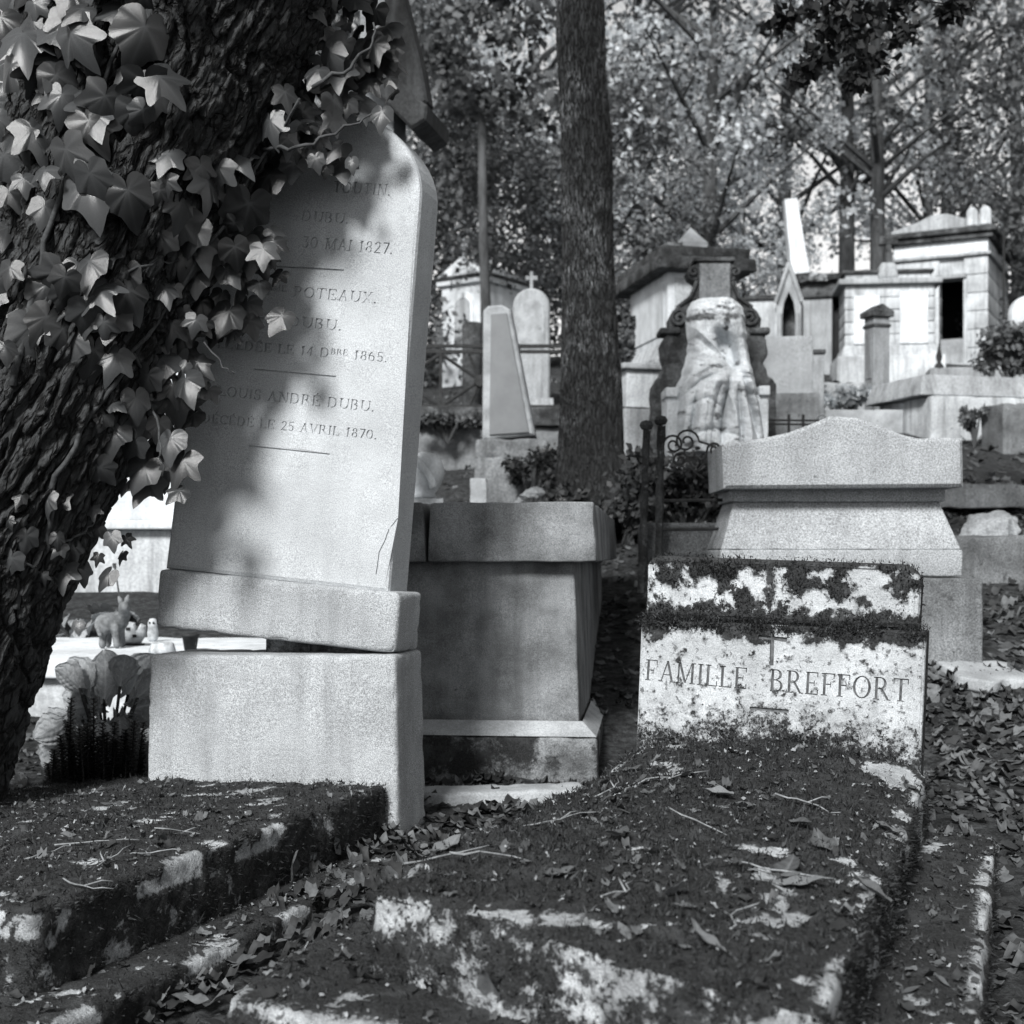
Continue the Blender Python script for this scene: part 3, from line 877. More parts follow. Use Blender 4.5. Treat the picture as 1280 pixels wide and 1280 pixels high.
# ------------------------------------------------------------------ moss tufts: real little blades
def tufts(parent, V, N, m, count, host):
    p = np.clip(m - .35, 0, 1) * (N[:, 2] > -.3)
    # only sides that can be seen from the path
    p = p * (1 + .6 * (N[:, 2] < .5))
    p = p / p.sum()
    k = RNG.choice(len(V), count, p=p)
    b = V[k] + RNG.normal(size=(count, 3)) * .0045
    nn = N[k] + RNG.normal(size=(count, 3)) * .55
    nn[:, 2] += .15
    nn /= np.linalg.norm(nn, axis=1)[:, None]
    s = np.cross(nn, RNG.normal(size=(count, 3))); s /= np.linalg.norm(s, axis=1)[:, None]
    hgt = RNG.gamma(5, .0014, count) * (.7 + .8 * np.clip(fbm(b * 15, 3) + .4, 0, 1.2)); wd = RNG.uniform(.0009, .0022, count)
    b = b - nn * .002
    vv = np.stack([b - s * wd[:, None], b + s * wd[:, None], b + nn * hgt[:, None]], 1).reshape(-1, 3)
    ff = np.arange(count * 3).reshape(-1, 3)
    o = mesh_obj('moss', vv, ff, M['mosst'], parent, False, {'tone': ('FACE', RNG.uniform(0, 1, count) ** 2)})
    o['kind'] = 'stuff'
    return o
for tt in TUFTS: tufts(*tt)
def ledge_moss():
    n = 9000
    x = -RNG.uniform(0, wB, n); 
    y = RNG.uniform(-.006, .03, n); z = np.full(n, hB + .001) + RNG.normal(size=n) * .004
    N = np.tile(np.array([0, -.5, .5]), (n, 1))
    k = fbm(np.stack([x * 9, x * 0, x * 0 + 3], 1), 3) + .6
    sel = RNG.uniform(0, 1, n) < k
    V1 = np.stack([x, y, z], 1)[sel]; N1 = N[sel]
    tufts(bh, np.concatenate([V1, V1 + [0, -.004, -.012]]), np.concatenate([N1, N1]), np.ones(2 * len(V1)), 11000, None)
    V2 = np.array([v.co[:] for v in up.data.vertices]); ok = V2[:, 1] < .06
    tufts(bh, V2[ok] + np.array(up.location), np.tile([0, -.8, .45], (ok.sum(), 1)), mu[ok], 7000, None)
    V3 = np.array([v.co[:] for v in fr.data.vertices]); ok = (V3[:, 1] < .003) 
    tufts(bh, V3[ok], np.tile([0, -1, .2], (ok.sum(), 1)), np.clip(mf[ok], 0, 1) * (V3[ok][:, 2] < .12), 5000, None)
ledge_moss()

# ------------------------------------------------------------------ long dark tomb in the middle
mt = thing('tomb', 'long dark grey chest tomb with overhanging cap, half hidden behind the leaning headstone', 'tomb', P(725, 905, 4.2), 5.7)
mt.location.z = 0
Lm = 2.2
zc0 = .775
for nm, x1, x0 in (('cap_stone', .055, -.452), ('cap_stone', -.455, -.95)):
    block(nm, M['tomb'], mt, (x0 + x1) / 2, -.06, zc0, x1 - x0 - .003, Lm + .1, .178, r=.006, res=.05, amp=.002, nscale=7, chip=.008,
          taper=(.004 if x0 > -.5 else .0, .010, .0), seed=4 + x0)
block('body', M['tomb'], mt, -.445, 0, .27, .89, Lm, .52, r=.008, res=.05, amp=.0025, nscale=6, chip=.008, taper=(0, .018, .0), seed=9)
mb = MB()
mb.prism([(-.95, .255), (.058, .255), (.003, .294), (-.95, .294)], -.02, Lm + .05)
V, Fq = rbox(1.0, Lm + .12, .25, r=.012, res=.05, amp=.004, nscale=8, chip=.012, seed=12)
mesh_obj('base', V + np.array([-.445, -.075, .01]), Fq, M['tombb'], mt, True)
# sloping ledge between base and body
lv = [(-.94, -.072, .262), (.052, -.072, .262), (.008, -.004, .30), (-.94, -.004, .30), (.052, Lm, .262), (.008, Lm, .30)]
mesh_obj('ledge', lv, [(0, 1, 2, 3), (1, 4, 5, 2)], M['kerb'], mt)  # paler stone puts the light on this upward slope into its colour
for nm, a in (('kerb', 0),):
    k = thing('kerb_stone', 'pale worn kerb stone lying at the foot of the dark chest tomb', 'kerb', P(632, 985, 3.86), -10)
    k.location.z = .10
    block('stone', M['kerb'], k, 0, -.05, 0, .46, .14, .055, r=.012, res=.02, amp=.004, chip=.012, seed=41)

# ------------------------------------------------------------------ pediment tomb on the right
YP = 5.3; sP = YP / F
pt = thing('tomb', 'speckled granite tomb with a shallow pediment above a sloping waist', 'tomb', P(1052, 822, YP), 1.0)
zb = pt.location.z
def zz(py, Y=YP, base=None): return H + (HOR - py) / F * Y - (zb if base is None else base)
block('base', M['granite2'], pt, 0, -.06, -.25, 340 * sP, .62, zz(722) + .25, r=.012, res=.05, amp=.003, chip=.01, seed=2)
block('slab', M['granite'], pt, 0, 0, zz(721), 302 * sP, .52, 34 * sP, r=.008, res=.05, amp=.001, chip=.006, seed=3)
V, Fq = rbox(300 * sP, .50, 62 * sP, r=.006, res=.05, amp=.001, chip=.004, seed=6)
t = V[:, 2] / (62 * sP)
V[:, 0] *= 1 - .135 * t; V[:, 1] = .25 + (V[:, 1] - .25) * (1 - .34 * t)
mesh_obj('waist', V + np.array([0, .01, zz(687)]), Fq, M['granite'], pt, True)
block('neck', M['granite'], pt, 0, .07, zz(626), 272 * sP, .36, 18 * sP, r=.006, res=.06, seed=5)
po = [((x - 1052) * sP, zz(y)) for x, y in ((904, 611), (1201, 609), (1200, 549), (1178, 548), (1146, 549), (1122, 543), (1098, 533), (1070, 523), (1036, 521), (1012, 531), (985, 541), (950, 549), (902, 556))]
pm = MB(); pm.prism(dense(po, .05), -.03, .44, .012); pm.build('pediment', M['granite'], pt)

# ------------------------------------------------------------------ right: steps, rock, flat stone
def place(px, py, Y): 
    p = P(px, py, Y); return p
r1 = thing('stone_block', 'low mossy stone block edging the slope at the right frame edge', 'stone', P(1260, 712, 6.6), 4)
block('stone', M['granite2'], r1, .08, 0, -.1, .75, .35, .26, r=.02, res=.04, amp=.01, chip=.02, seed=3)
r2 = thing('stone_slab', 'flat pale stone slab lying on the slope beyond the rough boulder', 'stone', P(1240, 614, 8.2), -3)
block('stone', M['granite2'], r2, .05, 0, -.1, .72, .5, .145, r=.015, res=.05, amp=.008, chip=.02, seed=5)
def rockmesh(name, mat, parent, sx, sy, sz, seed, sub=4, amp=.35, sc=1.6):
    bm = bmesh.new(); rq = random.Random(int(seed * 10))
    for q in range(15):
        v_ = Vector((rq.gauss(0, 1), rq.gauss(0, 1), rq.gauss(0, 1))).normalized() * rq.uniform(.8, 1.2); bm.verts.new(v_)
    hu = bmesh.ops.convex_hull(bm, input=bm.verts)
    bmesh.ops.delete(bm, geom=[q for q in hu['geom_interior'] if isinstance(q, bmesh.types.BMVert)], context='VERTS')
    bmesh.ops.bevel(bm, geom=bm.edges[:], offset=.05, segments=1, affect='EDGES')
    bmesh.ops.triangulate(bm, faces=bm.faces[:])
    for q in range(3): bmesh.ops.subdivide_edges(bm, edges=[e_ for e_ in bm.edges if e_.calc_length() > .14], cuts=1); bmesh.ops.triangulate(bm, faces=bm.faces[:])
    bm.verts.index_update(); bm.verts.ensure_lookup_table()
    V = np.array([v.co[:] for v in bm.verts]); Fs = np.array([[v.index for v in f.verts] for f in bm.faces]); bm.free()
    dd = 1 + .10 * fbm(V * 3 + seed, 4, .6)
    V = V * dd[:, None] * np.array([sx, sy, sz])
    return mesh_obj(name, V, Fs, mat, parent, False)
rk = thing('boulder', 'rough pale boulder resting on the stone edge at right', 'rock', P(1232, 662, 6.85), 0)
rockmesh('stone', M['rock'], rk, .15, .12, .13, 4.2)
rk2 = thing('rock', 'small angular rock beside the rough pale boulder', 'rock', P(1262, 662, 6.8), 0)
rockmesh('stone', M['rock'], rk2, .06, .06, .05, 9.7, 3)
fx, fy = (1250 - CX) / F * 5.05, 5.05
fs = thing('flat_stone', 'broken flat pale stone half buried in leaves right of the granite tomb', 'stone', (fx, fy, gz(fx, fy)), -14)
fs.rotation_euler = (math.radians(9), math.radians(3), math.radians(14))
V, Fq = rbox(.34, .30, .05, r=.012, res=.015, amp=.003, chip=.006, seed=15)
V[:, 0] *= 1.15 - 1.3 * (V[:, 1] - .1) + .18 * fbm(np.stack([V[:, 1] * 7, np.sign(V[:, 0]), V[:, 1] * 0], 1), 3)
V[:, 1] += .05 * fbm(np.stack([V[:, 0] * 5, V[:, 0] * 0, V[:, 0] * 0 + 3], 1), 3)
mesh_obj('stone', V + np.array([.02, -.08, -.022]), Fq, M['kerb'], fs, True)

# ------------------------------------------------------------------ wrought-iron grave fence left of the pediment tomb
YI = 5.6; sI = YI / F
fe = thing('iron_fence', 'rusted iron grave railing with scrolls left of the granite tomb', 'fence', P(820, 700, YI), 0)
z0 = fe.location.z
def L_(px, py, Y=YI): 
    p = P(px, py, Y); return (p.x - fe.location.x, p.y - YI, p.z - z0)
for pa, pb, w_ in (((802, 742), (808, 538), .022), ((822, 740), (826, 532), .024)):
    m_ = MB(); a, b = L_(*pa), L_(*pb)
    A_, B_ = Vector(a), Vector(b)
    m_.tube([A_ + (B_ - A_) * (q / 16) + Vector((random.uniform(-.003, .003), random.uniform(-.004, .004), 0)) for q in range(17)], [w_ * (1 - .22 * q / 16) * random.uniform(.65, 1.0) for q in range(17)], 7)
    m_.lathe([(.0, 0), (.02, .004), (.028, .02), (.02, .036), (.0, .042)], 10, b)
    m_.build('post', M['rust'], fe)
for y in (626, 662):
    m_ = MB(); m_.tube([L_(822, y), L_(908, y - 1)], .007, 6); m_.build('rail', M['iron'], fe)
def spiral(c, r, turns, sgn, lead):
    pts = list(lead)
    for k in range(28):
        a = k / 27 * turns * 2 * math.pi
        rr = r * (1 - .8 * k / 27)
        pts.append((c[0] - sgn * rr * math.cos(a), c[1], c[2] + rr * math.sin(a)))
    return pts
for cx, cy, rr, sg, lead in ((842, 556, 13, 1, [(828, 600), (828, 575)]), (858, 552, 16, -1, [(905, 566), (888, 556)]), (850, 575, 10, -1, [(880, 598), (868, 590)]), (893, 562, 9, 1, [(870, 590), (880, 580)])):
    m_ = MB(); m_.tube(spiral(L_(cx, cy), rr * sI, 1.6, sg, [L_(*q) for q in lead]), .0048, 5); m_.build('scroll', M['iron'], fe)
# low kerb behind it
kb = thing('grave_kerb', 'low mossy stone kerb behind the rusted iron railing', 'kerb', P(858, 690, 5.75), 0)
block('stone', M['granite2'], kb, 0, 0, -.12, .36, .2, .24, r=.015, res=.04, amp=.006, chip=.015, seed=8)

# ------------------------------------------------------------------ obelisk with plaque
YO = 9.0; sO = YO / F
ob = thing('obelisk', 'stubby tapering obelisk with a dark plaque on a worn stepped pedestal', 'monument', P(640, 640, YO), 4)
zo = ob.location.z
def zO(py): return H + (HOR - py) / F * YO - zo
block('pedestal', M['grey2'], ob, 0 * sO, 0, -.3, 98 * sO, .46, zO(572) + .3, r=.02, res=.04, amp=.014, nscale=5, chip=.04, seed=5)
block('pedestal_step', M['grey2'], ob, -1 * sO, .02, zO(574), 90 * sO, .42, 26 * sO, r=.02, res=.03, amp=.012, nscale=6, chip=.04, seed=9)
oo = [((x - 640) * sO, zO(y)) for x, y in ((602, 549), (668, 543), (637, 385), (627, 379), (609, 380), (603, 386))]
m_ = MB(); m_.prism(oo, .05, .36, .012); m_.build('shaft', M['kerb'], ob)
oo = [((x - 640) * sO, zO(y)) for x, y in ((611, 543), (661, 540), (633, 390), (613, 391))]
m_ = MB(); m_.prism(oo, .036, .055, .003); m_.build('plaque', M['plaque'], ob)
for px, py, s_, sd in ((598, 622, .05, 1.0), (668, 618, .06, 2.3), (650, 630, .05, 6.4)):
    f_ = thing('stone_fragment', {598: 'upright pale stone stub left of the obelisk pedestal', 668: 'broken stone fragment right of the obelisk pedestal', 650: 'small fallen stone fragment below the obelisk pedestal'}[px], 'stone', P(px, py, 8.6), 0)
    if px == 598: block('stone', M['kerb'], f_, 0, 0, -.2, .105, .1, .32, r=.01, res=.03, amp=.005, chip=.015)
    else: rockmesh('stone', M['grey'], f_, s_ * 1.4, s_, s_ * .8, sd, 3)
# white ball-shaped urn behind the cap of the dark tomb
ur = thing('stone_urn', 'pale draped stone urn just right of the leaning headstone', 'urn', P(530, 624, 7.0), 0)
m_ = MB(); m_.lathe([(.02, 0), (.06, .01), (.055, .03), (.085, .07), (.105, .13), (.09, .19), (.05, .225), (.0, .235)], 24); m_.build('bowl', M['white'], ur, True)
m_ = MB(); m_.tube([(.06 * math.cos(a) - .01, -.085 - .02 * math.sin(a), .05 + .16 * a / 2.2) for a in np.linspace(0, 2.2, 10)], .018, 8); m_.build('drapery', M['white'], ur, True)
m_ = MB(); m_.box(-.10, .10, -.10, .10, -.5, 0.0); m_.build('pedestal', M['white2'], ur)

# ------------------------------------------------------------------ retaining wall and railing on the terrace
YT = 11.0; sT = YT / F
rw = thing('retaining_wall', 'stained retaining wall below the iron railing behind the obelisk', 'wall', P(600, 640, YT), 0)
zr = rw.location.z
def zT(py): return H + (HOR - py) / F * YT - zr
block('wall', M['wall'], rw, -.35, 0, -.4, 3.4, .3, zT(533) + .4, r=.02, res=.1, amp=.012, nscale=4, chip=.03, seed=3)
block('coping', M['dark'], rw, -.35, -.05, zT(533), 3.44, .42, zT(509) - zT(533), r=.015, res=.08, amp=.008, chip=.02, seed=6)
rl = thing('iron_railing', 'iron railing with crossed bars and rosettes on the retaining wall', 'railing', P(600, 509, YT + .1), 0)
k_ = sT
for py in (434, 441, 509.5):
    m_ = MB(); m_.box(-2.0, .75, -.016, .016, (509 - py) * k_ , (509 - py) * k_ + (.026 if py < 500 else .02)); m_.build('rail', M['iron'], rl)
bays = [-1.55, -.93, -.31, .31]
for b in bays:
    m_ = MB(); m_.box(b - .012, b + .012, -.014, .014, -.05, 78 * k_); m_.build('post', M['iron'], rl)
for b in bays[:-1]:
    x0, x1 = b, b + .62
    for a_, c_ in ((0, 67 * k_), (67 * k_, 0)):
        m_ = MB(); m_.tube([(x0, 0, a_), (x1, 0, c_)], .014, 6); m_.build('cross_bar', M['iron'], rl)
        m_ = MB(); m_.tube([(x0 + .22, .01, a_), (x1 - .22, .01, c_)], .012, 6); m_.build('cross_bar', M['iron'], rl)
    m_ = MB(); m_.lathe([(.0, -.012), (.045, -.012), (.05, 0), (.045, .012), (0, .012)], 14); o_ = m_.build('rosette', M['iron'], rl)
    o_.rotation_euler = (math.pi / 2, 0, 0); o_.location = ((x0 + x1) / 2, -.012, 33 * k_)

# ------------------------------------------------------------------ generic pieces for the far monuments
def cross_obj(name, mat, parent, x, y, z, w, h, t, taper=0):
    a = w * .28
    o = [(x - a / 2 - taper, z), (x + a / 2 + taper, z), (x + a / 2, z + h * .52), (x + w / 2, z + h * .52), (x + w / 2, z + h * .76), (x + a / 2, z + h * .76), (x + a / 2, z + h), (x - a / 2, z + h), (x - a / 2, z + h * .76), (x - w / 2, z + h * .76), (x - w / 2, z + h * .52), (x - a / 2, z + h * .52)]
    m_ = MB(); m_.prism(o, y, y + t, t * .12); return m_.build(name, mat, parent)

# left chapel tomb behind the railing
Y1 = 20.0
c1 = thing('tomb_chapel', 'small white tomb chapel with arched niche and a cross on its gable', 'tomb', P(607, 445, Y1), 34)
z1 = c1.location.z
def zA(py): return H + (HOR - py) / F * Y1 - z1
W1, D1 = .78, 1.05
block('wall', M['white'], c1, -W1 / 2, 0, -.8, W1, D1, zA(352) + .8, r=.01, res=.2)
block('cornice', M['white'], c1, -W1 / 2, -.06, zA(352), W1 + .12, D1 + .12, .09, r=.015, res=.2)
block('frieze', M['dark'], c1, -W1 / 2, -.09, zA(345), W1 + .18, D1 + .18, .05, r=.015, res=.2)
m_ = MB(); m_.prism([(-W1 - .05, zA(341)), (.05, zA(341)), (-W1 / 2, zA(318))], -.06, D1 + .06); m_.build('roof', M['white'], c1)
cross_obj('cross', M['white'], c1, -W1 / 2, .0, zA(320), .15, .30, .06)
m_ = MB(); m_.prism(arch_outline(.36, .78, .18, x=-W1 / 2, z=zA(430)), -.025, .02, .006); m_.build('niche_frame', M['white'], c1)
m_ = MB(); m_.prism(arch_outline(.27, .70, .135, x=-W1 / 2, z=zA(430)), -.032, -.02); m_.build('niche_panel', M['grey'], c1)
m_ = MB(); m_.prism(arch_outline(.5, .62, .25, x=.5, z=zA(433)), -.01, .01)
so = m_.build('side_niche_shade', M['dark'], c1); so.rotation_euler = (0, 0, math.pi / 2); so.location = (.012, 0, 0)  # flat dark arch on the wall, painting the shade of a recess
# arched headstone beside it
a1 = thing('headstone', 'tall arched grey headstone behind the iron railing right of the obelisk', 'headstone', P(664, 510, 15.0), 3)
za = a1.location.z; s1 = 15 / F
m_ = MB(); m_.prism(arch_outline(46 * s1, 150 * s1, 23 * s1, z=0), 0, .22, .02); m_.build('slab', M['grey'], a1)
m_ = MB(); m_.prism(arch_outline(34 * s1, 60 * s1, 17 * s1, z=75 * s1), -.012, .02, .006); m_.build('panel', M['kerb'], a1)
cross_obj('cross', M['grey'], a1, 0, .06, 150 * s1 - .01, .13, .20, .07)
block('base', M['grey'], a1, 0, -.06, -.6, 56 * s1, .36, .7, r=.01, res=.2)
# small dark post stone and dark carved ornament
d1 = thing('stone_post', 'squat dark round post just behind the railing left of the obelisk', 'post', P(590, 436, 12.2), 0)
m_ = MB(); m_.lathe([(.085, -.9), (.085, .20), (.075, .225), (0, .225)], 18); m_.build('shaft', M['dark'], d1, True)
d2 = thing('stone_ornament', 'dark carved ornament with a pierced arch above the obelisk', 'ornament', P(636, 424, 16), 0)
m_ = MB(); m_.prism([(-.20, -.02), (.22, -.02), (.24, .06), (.12, .12), (.10, .26), (.0, .34), (-.10, .28), (-.12, .14), (-.22, .08)], 0, .15, .02); m_.build('carving', M['dark'], d2)
m_ = MB(); m_.box(-.16, .16, 0, .2, -1.2, -.015); m_.build('pedestal', M['grey'], d2)

# big pedestal tomb behind the statue
Y2 = 12.0; s2 = Y2 / F
e1 = thing('pedestal_tomb', 'large pale pedestal tomb with a dark overhanging cap and pyramid finial', 'tomb', P(835, 525, Y2), -11.7)
z2 = e1.location.z
def zE(py): return H + (HOR - py) / F * Y2 - z2
Wf, Df = .62, 1.13
block('base', M['white2'], e1, Wf / 2 + .0, -.10, -.4, Wf + .26, Df + .2, zE(452) + .4, r=.02, res=.1, amp=.004, chip=.02, seed=2)
block('base_moulding', M['grey'], e1, Wf / 2, -.14, zE(458), Wf + .32, Df + .26, .06, r=.015, res=.1, amp=.003)
V, Fq = rbox(Wf + .16, Df + .12, zE(425) - zE(450), r=.02, res=.06, taper=(.07, .07, .05), seed=4)
mesh_obj('foot', V + np.array([Wf / 2, -.06, zE(450)]), Fq, M['white2'], e1, True)
block('body', M['white'], e1, Wf / 2, 0, zE(427), Wf, Df, zE(338) - zE(427), r=.01, res=.1, amp=.002)
m_ = MB(); m_.box(.06, Wf - .06, -.012, .01, zE(415), zE(347)); m_.build('front_panel', M['white2'], e1)
m_ = MB(); m_.box(-.012, .01, .10, Df - .10, zE(415), zE(350)); m_.build('side_panel', M['white'], e1)
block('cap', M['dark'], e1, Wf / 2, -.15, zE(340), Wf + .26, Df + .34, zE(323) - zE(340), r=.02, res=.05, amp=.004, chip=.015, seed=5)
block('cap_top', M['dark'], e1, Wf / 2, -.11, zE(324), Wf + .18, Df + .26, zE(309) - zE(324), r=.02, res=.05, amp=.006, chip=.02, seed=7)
m_ = MB(); zf = zE(309); hw = .115
m_.box(.16, .16 + 2 * hw, .10, .10 + 2 * hw, zf - .02, zE(297))
m_.add([(.16, .10, zE(297)), (.16 + 2 * hw, .10, zE(297)), (.16 + 2 * hw, .10 + 2 * hw, zE(297)), (.16, .10 + 2 * hw, zE(297)), (.16 + hw, .10 + hw, zE(275))], [(0, 1, 4), (1, 2, 4), (2, 3, 4), (3, 0, 4)])
m_.build('finial', M['kerb'], e1)
m_ = MB(); m_.box(.0, .14, .02, .3, zf - .02, zf + .05); m_.build('loose_stone', M['capm'], e1)
# stepped wall in front-left of it
w2 = thing('grave_wall', 'pale rendered grave surround with coping left of the statue', 'wall', P(800, 545, 11.0), -14)
block('wall', M['white2'], w2, .06, 0, -.4, .34, .6, .4 + (545 - 462) * 11 / F, r=.01, res=.1, amp=.003)
block('coping', M['grey'], w2, .06, -.04, (545 - 462) * 11 / F, .42, .68, .05, r=.012, res=.1, amp=.004)
block('low_wall', M['grey'], w2, -.02, -.5, -.5, .55, .25, .5 + (545 - 519) * 11 / F, r=.015, res=.1, amp=.006)

# scrolled headstone with seated statue
Y3 = 10.2; s3 = Y3 / F
sh = thing('scrolled_headstone', 'dark mossy headstone with scrolled shoulders rising behind the seated statue', 'headstone', P(893, 575, Y3), 0)
half = [(78, 575), (78, 482), (72, 474), (64, 462), (62, 455), (66, 446), (66, 425), (60, 416), (57, 410), (58, 398), (54, 388), (45, 380), (36, 376), (30, 368), (25, 358), (24, 352), (31, 347), (33, 340), (29, 332), (22, 329), (21, 326)]
def zS(py): return (575 - py) * s3
out = [(-x * s3, zS(y)) for x, y in half][::-1]
full = [( -a, b) for a, b in out][::-1]
ol_ = [(x * s3, zS(y)) for x, y in half] + [(-x * s3, zS(y)) for x, y in half[::-1]]
rj = random.Random(8)
ol_ = [(x + rj.uniform(-.010, .010), z + rj.uniform(-.008, .008)) for x, z in dense(ol_, .035)]
m_ = MB(); m_.prism(ol_, 0, .2, .012); m_.build('slab', M['dark'], sh)
ol2 = [(x * .8 * s3, zS(y)) for x, y in ((24, 385), (24, 331))]; 
m_ = MB(); m_.box(-19 * s3, 19 * s3, -.02, .02, zS(390), zS(330)); m_.build('neck_panel', M['grey2'], sh)
for sg in (-1, 1):
    m_ = MB(); pts = spiral((sg * 44 * s3, -.012, zS(398)), 12 * s3, 1.7, sg, [(sg * 22 * s3, -.012, zS(352)), (sg * 30 * s3, -.012, zS(372)), (sg * 46 * s3, -.012, zS(383))])
    m_.tube(pts, .015, 6); m_.build('volute', M['dark'], sh, True)
    m_ = MB(); m_.tube(spiral((sg * 26 * s3, -.012, zS(340)), 6.5 * s3, 1.3, sg, [(sg * 20 * s3, -.012, zS(352))]), .012, 6); m_.build('volute', M['dark'], sh, True)
block('cap', M['dark'], sh, 0, -.02, zS(327), 52 * s3, .24, .03, r=.008, res=.05)
for sg in (-1, 1):
    block('moulding', M['dark'], sh, sg * 56 * s3, -.03, zS(418), 26 * s3, .26, .05, r=.02, res=.03, amp=.006)

stt = thing('statue', 'headless seated statue wrapped in heavy white stone drapery', 'statue', P(898, 562, 9.75), 0)
s4 = 9.75 / F
def S(px, py, dy=0.0): return Vector(((px - 898) * s4, dy, (562 - py) * s4))
def remesh(prims, vox, smooth_it):
    bm = bmesh.new()
    for a, b, ra, rb in prims:
        m2 = MB()
        n = 9; pts = [a + (b - a) * (k / n) for k in range(n + 1)]
        d = (b - a).normalized() if (b - a).length > 1e-6 else Vector((0, 0, 1))
        hs = [(-.95, .3), (-.7, .71), (-.35, .94)]
        P_ = [a + d * (ra * q) for q, _ in hs] + pts + [b - d * (rb * q) for q, _ in hs[::-1]]
        R_ = [ra * q for _, q in hs] + [ra + (rb - ra) * (k / n) for k in range(n + 1)] + [rb * q for _, q in hs[::-1]]
        m2.tube(P_, R_, 16)
        vs_ = [bm.verts.new(q) for q in m2.v]
        for f in m2.f: bm.faces.new([vs_[i] for i in f])
    me = bpy.data.meshes.new('tmp'); bm.to_mesh(me); bm.free()
    o = bpy.data.objects.new('tmp', me); COL.objects.link(o)
    md = o.modifiers.new('r', 'REMESH'); md.mode = 'VOXEL'; md.voxel_size = vox
    ms = o.modifiers.new('s', 'SMOOTH'); ms.iterations = smooth_it; ms.factor = .5
    dg = bpy.context.evaluated_depsgraph_get(); dg.update()
    ev = o.evaluated_get(dg).to_mesh()
    V = np.array([v.co[:] for v in ev.vertices]); Fq = np.array([list(p.vertices)[:4] for p in ev.polygons if len(p.vertices) == 4])
    bpy.data.objects.remove(o); bpy.data.meshes.remove(me)
    return V, Fq
def seg_d(X, Y, pts):
    best = np.full(X.shape, 1e9); tt = np.zeros(X.shape); L = 0; tot = sum(math.dist(a, b) for a, b in zip(pts, pts[1:]))
    for a, b in zip(pts, pts[1:]):
        dx, dy = b[0] - a[0], b[1] - a[1]; l2 = dx * dx + dy * dy
        t = np.clip(((X - a[0]) * dx + (Y - a[1]) * dy) / l2, 0, 1)
        d = np.hypot(X - a[0] - t * dx, Y - a[1] - t * dy)
        k = d < best
        best = np.where(k, d, best); tt = np.where(k, (L + t * math.sqrt(l2)) / tot, tt)
        L += math.sqrt(l2)
    return best, tt
NU, NV = 150, 210
yy = np.linspace(369, 566, NV); uu = np.linspace(0, 1, NU)
LY = [369, 374, 380, 390, 402, 430, 450, 470, 490, 520, 566]
lx = np.interp(yy, LY, [876, 867, 863, 861, 860, 863, 859, 853, 843, 838, 836])
rx = np.interp(yy, LY, [919, 927, 932, 935, 936, 938, 942, 947, 952, 958, 966])
lx = lx + 1.6 * pn(np.stack([yy * .11, yy * 0, yy * 0], 1)); rx = rx + 1.6 * pn(np.stack([yy * .11, yy * 0 + 5, yy * 0], 1))
PY, UU = np.meshgrid(yy, uu, indexing='ij')
PX = lx[:, None] + (rx - lx)[:, None] * UU
prof = np.interp(yy, [369, 385, 405, 440, 458, 480, 520, 566], [.10, .15, .17, .19, .23, .31, .32, .34])
DP = prof[:, None] * (1 - np.abs(2 * UU - 1) ** 3.2) ** .6
def gauss(cx, cy, r, h, ry=None):
    return h * np.exp(-((PX - cx) / r) ** 2 - ((PY - cy) / (ry or r)) ** 2)
def fold(pts, w, h, sharp=1.05, fade=True):
    d, t = seg_d(PX, PY, pts)
    f = np.sin(np.pi * np.clip(.12 + .80 * t, 0, 1)) if fade else 1
    return h * np.exp(-(d / w) ** sharp) * f
DP = DP + gauss(893, 474, 19, .075, 14) + gauss(929, 480, 12, .05, 12) + gauss(897, 400, 30, .02)
for pts, w, h in (
    ([(863, 404), (880, 424), (903, 446), (918, 462)], 4.5, .045), ([(866, 418), (885, 436), (900, 448)], 2.5, -.012), ([(860, 428), (880, 444), (900, 454)], 5, .016),
    ([(862, 446), (878, 454), (890, 458)], 2.4, -.014), ([(848, 486), (866, 470), (892, 457), (914, 461)], 4.2, .046), ([(850, 498), (874, 478), (904, 466)], 3.2, -.040),
    ([(901, 418), (910, 436), (917, 455), (919, 463)], 6.0, -.30), ([(908, 408), (914, 430), (921, 455)], 3, -.05),
    ([(927, 402), (938, 465), (960, 556)], 6, .055), ([(932, 410), (944, 470), (965, 548)], 2.4, -.03), ([(926, 470), (938, 516), (947, 556)], 4, -.09),
    ([(934, 474), (946, 520), (955, 556)], 3, .03), ([(889, 482), (880, 520), (874, 562)], 7, .035), ([(903, 480), (914, 520), (918, 562)], 4, .040), ([(909, 474), (902, 515), (898, 560)], 3.4, -.085),
    ([(919, 486), (922, 530), (924, 562)], 2.8, -.060), ([(926, 488), (932, 530), (936, 562)], 5, .045), ([(868, 494), (864, 530), (861, 562)], 3, -.065), ([(876, 490), (869, 530), (868, 562)], 3.6, .035),
    ([(857, 498), (853, 530), (850, 562)], 4, .035), ([(848, 500), (846, 530), (845, 562)], 2.4, -.04), ([(896, 486), (888, 520), (886, 562)], 2.2, -.030), ([(884, 500), (878, 530), (880, 562)], 1.8, -.024),
    ([(872, 392), (870, 420), (866, 446)], 3, .018), ([(880, 396), (884, 416)], 2.5, -.015), ([(915, 392), (921, 420), (926, 452)], 3, .02),
    ([(855, 510), (880, 500), (905, 515)], 2.5, -.02), ([(862, 545), (890, 538), (920, 548)], 3, -.025)):
    DP = DP + fold(pts, w * 1.15, h * 1.6)
DP = DP + gauss(921, 464, 6, .05, 4) + gauss(931, 466, 6, .065, 5)
for q, (a, b) in enumerate((((926, 462), (937, 461)), ((927, 465), (938, 465)), ((927, 468), (937, 469)), ((926, 471), (934, 473)))):
    DP = DP + fold([a, b], 1.4, .018, 2, False)
